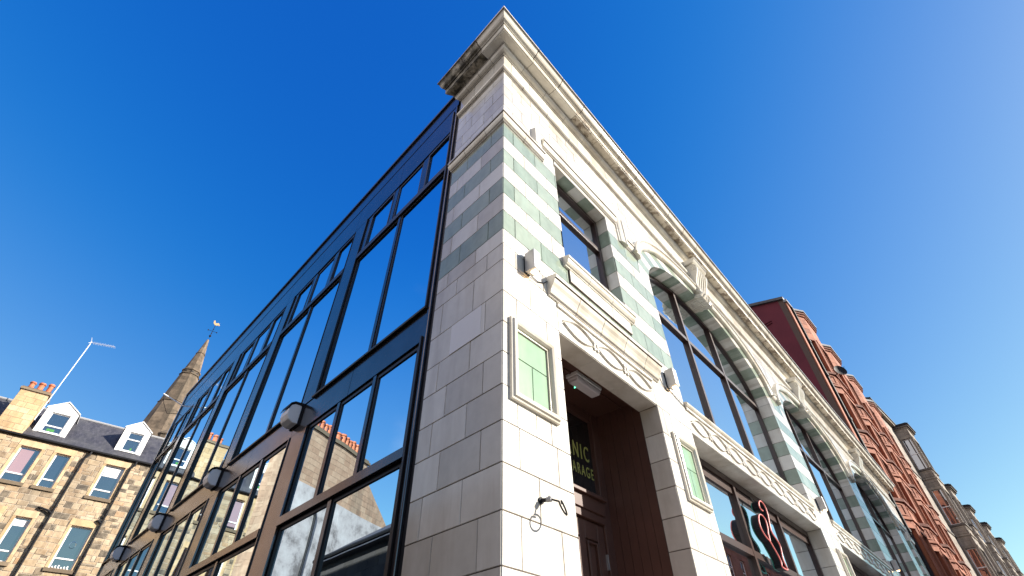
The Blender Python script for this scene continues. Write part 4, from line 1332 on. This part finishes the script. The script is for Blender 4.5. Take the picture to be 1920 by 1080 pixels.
for k in range(8):      # quatrefoil openings below the upper band
    a = oct_frame(k); rr = (tipz+.3-33.78)*slope+.012
    c = SP+Vector((rr*math.cos(a), rr*math.sin(a), 33.78)); tx = Vector((-math.sin(a), math.cos(a), 0))
    for s in (-.28, .28):
        cc = c+tx*s
        for dx, dz in ((0, .07), (0, -.07), (.07, 0), (-.07, 0)):
            q = cc+tx*dx+Vector((0, 0, dz))
            b.face([q+tx*.05*math.cos(t*math.pi/4)+Vector((0, 0, .05*math.sin(t*math.pi/4)))+Vector((math.cos(a), math.sin(a), 0))*.004*(1+dx+dz) for t in range(8)])
b.build('quatrefoil', M['iron'], so_)
b = MB()
for k in range(4):
    a = k*math.pi/2+.64
b.solid([SP+Vector((x*2.7, y*2.7, zq)) for zq in (0, 24.1) for x, y in ((-1, -1), (1, -1), (1, 1), (-1, 1))], [(3, 2, 1, 0), (4, 5, 6, 7), (0, 1, 5, 4), (1, 2, 6, 5), (2, 3, 7, 6), (3, 0, 4, 7)])
for x, y in ((-1, -1), (1, -1), (1, 1), (-1, 1)):
    c = SP+Vector((x*2.5, y*2.5, 23.6)); b.lathe(c, [(.55, 0), (.55, 1.2), (.65, 1.25), (.65, 1.4), (.08, 1.9), (.0, 2.0)], 8)
b.solid([SP+Vector((x*2.85, y*2.85, zq)) for zq in (23.7, 24.15) for x, y in ((-1, -1), (1, -1), (1, 1), (-1, 1))], [(3, 2, 1, 0), (4, 5, 6, 7), (0, 1, 5, 4), (1, 2, 6, 5), (2, 3, 7, 6), (3, 0, 4, 7)])
b.build('tower', M['spire'], sp)
b = MB()
T_ = SP+Vector((0, 0, tipz-.05))
X = Vector((math.cos(sa), -math.sin(sa), 0)); Y = Vector((math.sin(sa), math.cos(sa), 0))
b.tube([T_, T_+Vector((0, 0, 1.9))], .028, seg=6); b.lathe(T_+Vector((0, 0, .1)), [(.05, 0), (.13, .1), (.13, .2), (.05, .3)], 10)
for v in (X, Y): b.tube([T_+v*-.5+Vector((0, 0, 1.0)), T_+v*.5+Vector((0, 0, 1.0))], .025, seg=5); b.lathe(T_+v*.5+Vector((0, 0, .93)), [(.05, 0), (.07, .07), (.05, .14)], 8); b.lathe(T_+v*-.5+Vector((0, 0, .93)), [(.05, 0), (.07, .07), (.05, .14)], 8)
vo = b.build('weather_vane', M['iron'], sp)
M['gilt'] = mat('gilded_metal', (.75, .5, .25), .4, .6)
b = MB(); c = T_+Vector((0, 0, 2.05))
cock = [(-.45, .05), (-.30, .30), (-.16, .34), (-.02, .22), (.10, .22), (.18, .38), (.22, .52), (.30, .55), (.36, .46), (.44, .42), (.36, .38), (.34, .20), (.24, .02), (.06, -.10), (-.05, -.12), (-.18, -.05), (-.30, .02), (-.38, -.06)]
Fv = frame_at(c, X*-1, Y); b.prism(Fv, cock, -.03, .03); b.build('cockerel', M['gilt'], vo)

# ================================================================== RED SANDSTONE TENEMENT
def canted(parent, F, u0, wf, cant, proj, floors, ztop, zbot, mat_i, mats, winfm, gm='glass_t', roofm='lead', whole=True, blockw=.7, courses=.33, sillm=2, square=False, oh=.18, win=(.62, .62)):
    """a bay: left cant, front, right cant. floors: list of (sill z, head z)"""
    pts = [(u0-cant, 0), (u0, proj), (u0+wf, proj), (u0+wf+cant, 0)]
    b = MB()
    sides = []
    for (a, na), (c, nc) in zip(pts, pts[1:]):
        A, C_ = F.p(a, na, 0), F.p(c, nc, 0)
        d = (C_-A); ln = d.length; d.normalize()
        n = Vector((d.y, -d.x, 0))
        if n.dot(F.n) < -.01 or (abs(n.dot(F.n)) <= .01 and n.dot(F.p((a+c)/2, (na+nc)/2, 0)-F.p(u0+wf/2, 0, 0)) < 0): n = -n
        sides.append((frame_at(A, d, n), ln))
    for i, (fs, ln) in enumerate(sides):
        m_ = .16 if ln < 1.4 else .28
        hs = [(m_, ln-m_, a, c) for a, c in floors]
        rr = []; z = zbot
        while z < ztop-.01: rr.append((z, min(z+courses, ztop), 0)); z += courses
        wall(b, fs, 0, ln, rr, blockw, hs, 0, j=.004, depth=.008, rnd=.2)
        for (a0, a1, z0, z1) in hs:
            reveal(b, fs, a0, a1, z0, z1, .22, 0)
            b.box(fs, a0-.10, a0-.0, .0, .035, z0-.02, z1+.0, 2); b.box(fs, a1, a1+.10, 0, .035, z0-.02, z1, 2)
            b.box(fs, a0-.12, a1+.12, 0, .045, z1+.003, z1+.2, 2)
            pz0 = z0-1.0
            if pz0 > zbot: 
                b.box(fs, a0-.02, a1+.02, 0, .03, pz0+.25, pz0+.30, 2); b.box(fs, a0-.02, a1+.02, 0, .03, z0-.28, z0-.23, 2)
                b.box(fs, a0-.02, a0+.03, 0, .03, pz0+.30, z0-.28, 2); b.box(fs, a1-.03, a1+.02, 0, .03, pz0+.30, z0-.28, 2)
    def band(z0, z1, out, m):
        P = []
        ring = [(pts[0][0]-out, 0), (pts[1][0]-out*.5, pts[1][1]+out), (pts[2][0]+out*.5, pts[2][1]+out), (pts[3][0]+out, 0)]
        for zq in (z0, z1): P += [F.p(a, n, zq) for a, n in ring]
        b.solid(P, [(3, 2, 1, 0), (4, 5, 6, 7), (0, 1, 5, 4), (1, 2, 6, 5), (2, 3, 7, 6), (3, 0, 4, 7)], m)
    for (z0, z1) in floors:
        band(z0-.16, z0-.02, .10, 3); band(z0-.93, z0-.82, .07, 2)
    band(ztop-.28, ztop-.16, .07, 2); band(ztop-.16, ztop+.0, oh*.7, 3); band(ztop+.002, ztop+.12, oh, 4)
    band(ztop+.122, ztop+.2, oh*.6, 4)
    P = []
    for zq in (zbot, ztop-.02): P += [F.p(a, n-.3 if n > .3 else n-.28, zq) for a, n in ((pts[0][0]+.3, 0), (pts[1][0]+.15, pts[1][1]), (pts[2][0]-.15, pts[2][1]), (pts[3][0]-.3, 0))]
    b.solid(P, [(3, 2, 1, 0), (4, 5, 6, 7), (0, 1, 5, 4), (1, 2, 6, 5), (2, 3, 7, 6), (3, 0, 4, 7)], 1)
    o = b.build('bay', mats, parent)
    for fs, ln in sides:
        m_ = .16 if ln < 1.4 else .28
        for a, c in floors: sash(fs, m_, ln-m_, a, c, o, rail=.5, fm=winfm, n=-.15, gm=gm)
    return o
M['red_trim'] = island_mat('red_sandstone_trim', [(0, (.27, .085, .045)), (1, (.42, .15, .08))], rough=.85, streak=.25, dirt=(.06, .02, .015), dirt_amt=.7, fine=6)
M['red_sooty'] = island_mat('sooty_red_stringcourse', [(0, (.10, .035, .025)), (1, (.2, .07, .045))], rough=.9, fine=5)
M['dark_frame'] = mat('dark_painted_sash', (.05, .02, .018), .4)
FD = Frame(R(42.5), FR.p(25.0, -.15, 0))
red = thing('red_tenement', 'red sandstone tenement with canted bays and a dark red gable beyond the tiled building', 'building', FD.p(.2, 0, 0))
RM = [M['redstone'], M['grout'], M['red_trim'], M['red_sooty'], M['lead']]
RL, RZ = 22.6, 20.6
b = MB()
rr = []; z = 0
while z < RZ-.01: rr.append((z, min(z+.33, RZ), 0)); z += .33
bays = [1.75+4.95*k for k in range(4)]
flo = [(16.35, 18.5), (12.95, 15.0), (9.6, 11.7), (6.2, 8.3)]
nh = []
for k, u in enumerate(bays):
    nh.append((u-.78, u+2.1+.78, 4.5, RZ))
    if k < 3:
        for a, c in flo: nh.append((u+3.25, u+3.75, a+.2, c))
wall(b, FD, .003, RL, rr, .8, nh, 0, j=.004, depth=.008, rnd=.2)
for (a, c, z0, z1) in nh:
    if z1 != RZ: reveal(b, FD, a, c, z0, z1, .2, 0)
b.box(FD, .01, RL, -10, -.25, 0, RZ-.1, 1)
b.box(FD, .0, .55, -.01, .06, 3, RZ, 2)
b.box(FD, -.12, RL, -.02, .16, RZ+.003, RZ+.16, 4)
b.box(FD, 0, RL, 0, .05, 4.2, 4.5, 3)
b.build('wall', RM, red)
for (a, c, z0, z1) in nh:
    if z1 != RZ: sash(FD, a, c, z0, z1, red, fm='dark_frame')
b = MB()
gz = RZ+.2
b.solid([FD.p(-.06, n, z) for n, z in ((-.02, 0), (-.3, 0), (-.3, gz+.15), (-.02, gz))]+[FD.p(-.001, n, z) for n, z in ((-.02, 0), (-.3, 0), (-.3, gz+.15), (-.02, gz))], [(0, 1, 2, 3), (7, 6, 5, 4), (0, 1, 5, 4), (1, 2, 6, 5), (2, 3, 7, 6), (3, 0, 4, 7)], 1)
b.solid([FD.p(-.05, n, z) for n, z in ((-.3, 0), (-10, 0), (-10, gz+1.6), (-3, gz+.75), (-.3, gz+.15))]+[FD.p(.0, n, z) for n, z in ((-.3, 0), (-10, 0), (-10, gz+1.6), (-3, gz+.75), (-.3, gz+.15))], [(0, 1, 2, 3, 4), (9, 8, 7, 6, 5), (0, 1, 6, 5), (1, 2, 7, 6), (2, 3, 8, 7), (3, 4, 9, 8), (4, 0, 5, 9)], 0)
for a, c in ((18.9, 19.6), (13.2, 13.8)):
    for dn in (0, .14): b.tube([FD.p(-.09, -1.1, a+.9-dn), FD.p(-.09, -5, c-.2-dn)], .045, seg=6, m=0)
M['gable_edge'] = mat('sooty_brown_quoins', (.085, .055, .045), .9)
b.build('gable_wall', [M['redrender'], M['gable_edge']], red)
b = MB(); b.solid([FD.p(u, n, z) for u in (-.2, RL) for n, z in ((.02, gz), (-3, gz+.8), (-10, gz+1.65), (-10, gz+1.85), (-3, gz+1.0), (.05, gz+.16))], [(0, 1, 2, 3, 4, 5), (11, 10, 9, 8, 7, 6), (0, 1, 7, 6), (1, 2, 8, 7), (2, 3, 9, 8), (3, 4, 10, 9), (4, 5, 11, 10), (5, 0, 6, 11)]); b.build('roof', M['slate'], red)
for u in bays: canted(red, FD, u, 2.1, .75, .34, flo, RZ, 4.55, 0, RM, 'dark_frame')
b = MB(); b.tube([FD.p(.72, .12, RZ), FD.p(.72, .12, 3.5)], .07, seg=8)
for z in (18, 15.8, 13.2, 10.4, 8): b.tube([FD.p(.72, .12, z), FD.p(.72, .12, z+.14)], .10, seg=8)
b.build('drainpipe', M['iron'], red)
t = thing('satellite_dish', 'dark satellite dish sticking out from the first bay of the red tenement', 'dish', FD.p(2.3, .4, 16.2))
b = MB(); c = FD.p(1.5, .75, 16.25); ax = (FD.n*.7-FD.d*.7+Vector((0, 0, .15))).normalized()
ux = ax.cross(Vector((0, 0, 1))).normalized(); uy = ux.cross(ax)
P = [c-ax*.07]; 
for rr_, dd in ((.15, -.055), (.25, -.03), (.33, 0)): P += [c+ux*rr_*math.cos(t_*math.pi/10)+uy*rr_*math.sin(t_*math.pi/10)+ax*dd for t_ in range(20)]
fs = [(0, 1+k, 1+(k+1) % 20) for k in range(20)]
for r_ in range(2): fs += [(1+r_*20+k, 1+r_*20+(k+1) % 20, 21+r_*20+(k+1) % 20, 21+r_*20+k) for k in range(20)]
b.solid(P, fs); b.build('reflector', M['iron'], t, smooth=True)
b = MB(); b.tube([c-ax*.06, FD.p(1.6, .36, 16.1)], .02, seg=6); b.tube([c-uy*.3, c+ax*.35-uy*.05], .012, seg=6); b.build('arm', M['iron'], t)

# ================================================================== GREY TENEMENTS
M['blonde_trim'] = island_mat('grey_sandstone_trim', [(0, (.25, .21, .17)), (1, (.38, .33, .27))], rough=.9, dirt=(.06, .05, .05), dirt_amt=.8, fine=5)
M['grey_sooty'] = island_mat('sooty_grey_stringcourse', [(0, (.08, .07, .065)), (1, (.16, .14, .125))], rough=.9, fine=5)
GM_ = [M['blonde'], M['grout'], M['blonde_trim'], M['grey_sooty'], M['iron']]
def grey(name_label, F, L_, Z, bays_, flo_, proj, cant, wf):
    t = thing('grey_tenement', name_label, 'building', F.p(1, 0, 0))
    b = MB()
    rr = []; z = 0
    while z < Z-.01: rr.append((z, min(z+.36, Z), 0)); z += .36
    nh = [(u-cant-.02, u+wf+cant+.02, 3.4, Z) for u in bays_]
    for u in bays_:
        for a, c in flo_:
            if u+wf+cant+2.2 < L_: nh.append((u+wf+cant+.9, u+wf+cant+1.9, a, c))
    wall(b, F, 0, L_, rr, .8, nh, 0, j=.005, depth=.01, rnd=.2)
    for q in nh:
        if q[3] != Z: reveal(b, F, q[0], q[1], q[2], q[3], .2, 0)
    b.box(F, .01, L_, -9, -.25, 0, Z-.1, 1); b.box(F, -.0, .012, -9, -.01, 0, Z, 0)
    b.box(F, -.1, L_+.1, -.02, .3, Z+.003, Z+.25, 2)
    b.box(F, -.1, L_+.1, -.02, .38, Z+.253, Z+.4, 4)
    for a, c in flo_: b.box(F, 0, L_, 0, .06, a-1.0, a-.8, 3)
    b.build('wall', GM_, t)
    for q in nh:
        if q[3] != Z: sash(F, q[0], q[1], q[2], q[3], t)
    b = MB(); b.profile(F, [(.3, Z+.405), (-3, Z+1.6), (-9, Z+.405)], -.1, L_+.1); b.build('roof', M['slate'], t)
    for u in bays_: canted(t, F, u, wf, cant, proj, flo_, Z, 3.4, 0, GM_, 'white', roofm='iron', courses=.36, oh=.3)
FG1 = Frame(R(45), FR.p(46.9, .25, 0))
grey('grey sandstone tenement with tall bays directly beyond the red one', FG1, 11.2, 23.0, [7.0], [(19.0, 21.8), (14.4, 17.2), (9.9, 12.6), (5.6, 8.2)], 1.0, .05, 2.4)
FG2 = Frame(R(45), FR.p(46.9, .25, 0)+Frame(R(45), (0, 0, 0)).d*11.25)
grey('lower grey brown sandstone tenement farthest down the street', FG2, 40, 19.3, [3.2, 11.4, 19.6, 28.0], [(15.9, 18.2), (12.0, 14.3), (8.0, 10.3), (4.4, 6.6)], .9, .35, 2.2)

# ================================================================== OPPOSITE SIDE OF THE STREET (reflections and shade)
FO = frame_at(FR.p(0, 14, 0), FR.d, -FR.n)
def opposite(label, u0, u1, Z, stacks):
    t = thing('opposite_tenement', label, 'building', FO.p(u0, 0, 0))
    b = MB(); rr = [(i*.36, min((i+1)*.36, Z), 0) for i in range(int(Z/.36)+1) if i*.36 < Z-.02]
    hs = []
    u = u0+1.4
    while u < u1-2:
        for z0 in (1.2, 4.6, 8.0, 11.4, 14.8):
            if z0+2.3 < Z: hs.append((u, u+1.0, z0, z0+1.9))
        u += 2.9
    wall(b, FO, u0, u1, rr, 1.1, hs, 0, j=.006, depth=.01)
    for q in hs: reveal(b, FO, q[0], q[1], q[2], q[3], .2, 0)
    b.box(FO, u0+.01, u1-.01, -9, -.25, 0, Z-.05, 1); b.box(FO, u0, u1, -.02, .3, Z+.002, Z+.25, 0)
    b.box(FO, u0, u0+.012, -9, -.01, 0, Z, 0); b.box(FO, u1-.012, u1, -9, -.01, 0, Z, 0)
    b.build('wall', [M['darkred'], M['grout']], t)
    for q in hs: sash(FO, q[0], q[1], q[2], q[3], t, gm='glass_t')
    b = MB(); b.profile(FO, [(.3, Z+.255), (-4.5, Z+1.9), (-9, Z+.255)], u0, u1); b.build('roof', M['slate'], t)
    for s in stacks: stack(FO, t, s, s+3.4, -1.6, -.8, Z+.3, Z+1.1, 9, 'darkred')
opposite('dark red tenement across the street mirrored in the shop windows', 43, 80, 14.2, [43.6, 49.5, 56, 63, 71])
opposite('tall red tenement across the street whose shade falls on the far end bay', 27.0, 42.9, 15.4, [30, 38])
t = thing('tv_aerial', 'roof aerial on the opposite tenement, mirrored in the first shop window', 'aerial', FO.p(48, -4.5, 15.2))
b = MB(); b.tube([FO.p(45, -4.5, 15.5), FO.p(45, -4.5, 20)], .03, seg=6)
for i in range(4): b.tube([FO.p(44.2, -4.5, 18.4+i*.45), FO.p(46.6-.3*i, -4.5, 18.5+i*.45)], .02, seg=5)
b.build('antenna', M['iron'], t)
# thin bracket arm at the far end of the glazed wing
t = thing('bracket_arm', 'thin pale bracket arm reaching out past the far end of the glazed wing', 'arm', FL.p(14.7, .03, 9.1))
b = MB(); b.tube([FL.p(14.55, .0, 9.35), FL.p(14.75, .62, 9.62)], [.018, .022], seg=6); b.build('arm', M['lamp_pale'], t)
b = MB(); b.tube([FL.p(14.6, .02, 9.1), FL.p(14.7, .3, 9.05), FL.p(14.75, .5, 9.35), FL.p(14.75, .6, 9.6)], .008, seg=5); b.build('wire', M['iron'], t)
for o in bpy.data.objects:
    if 'wloc' in o: del o['wloc']
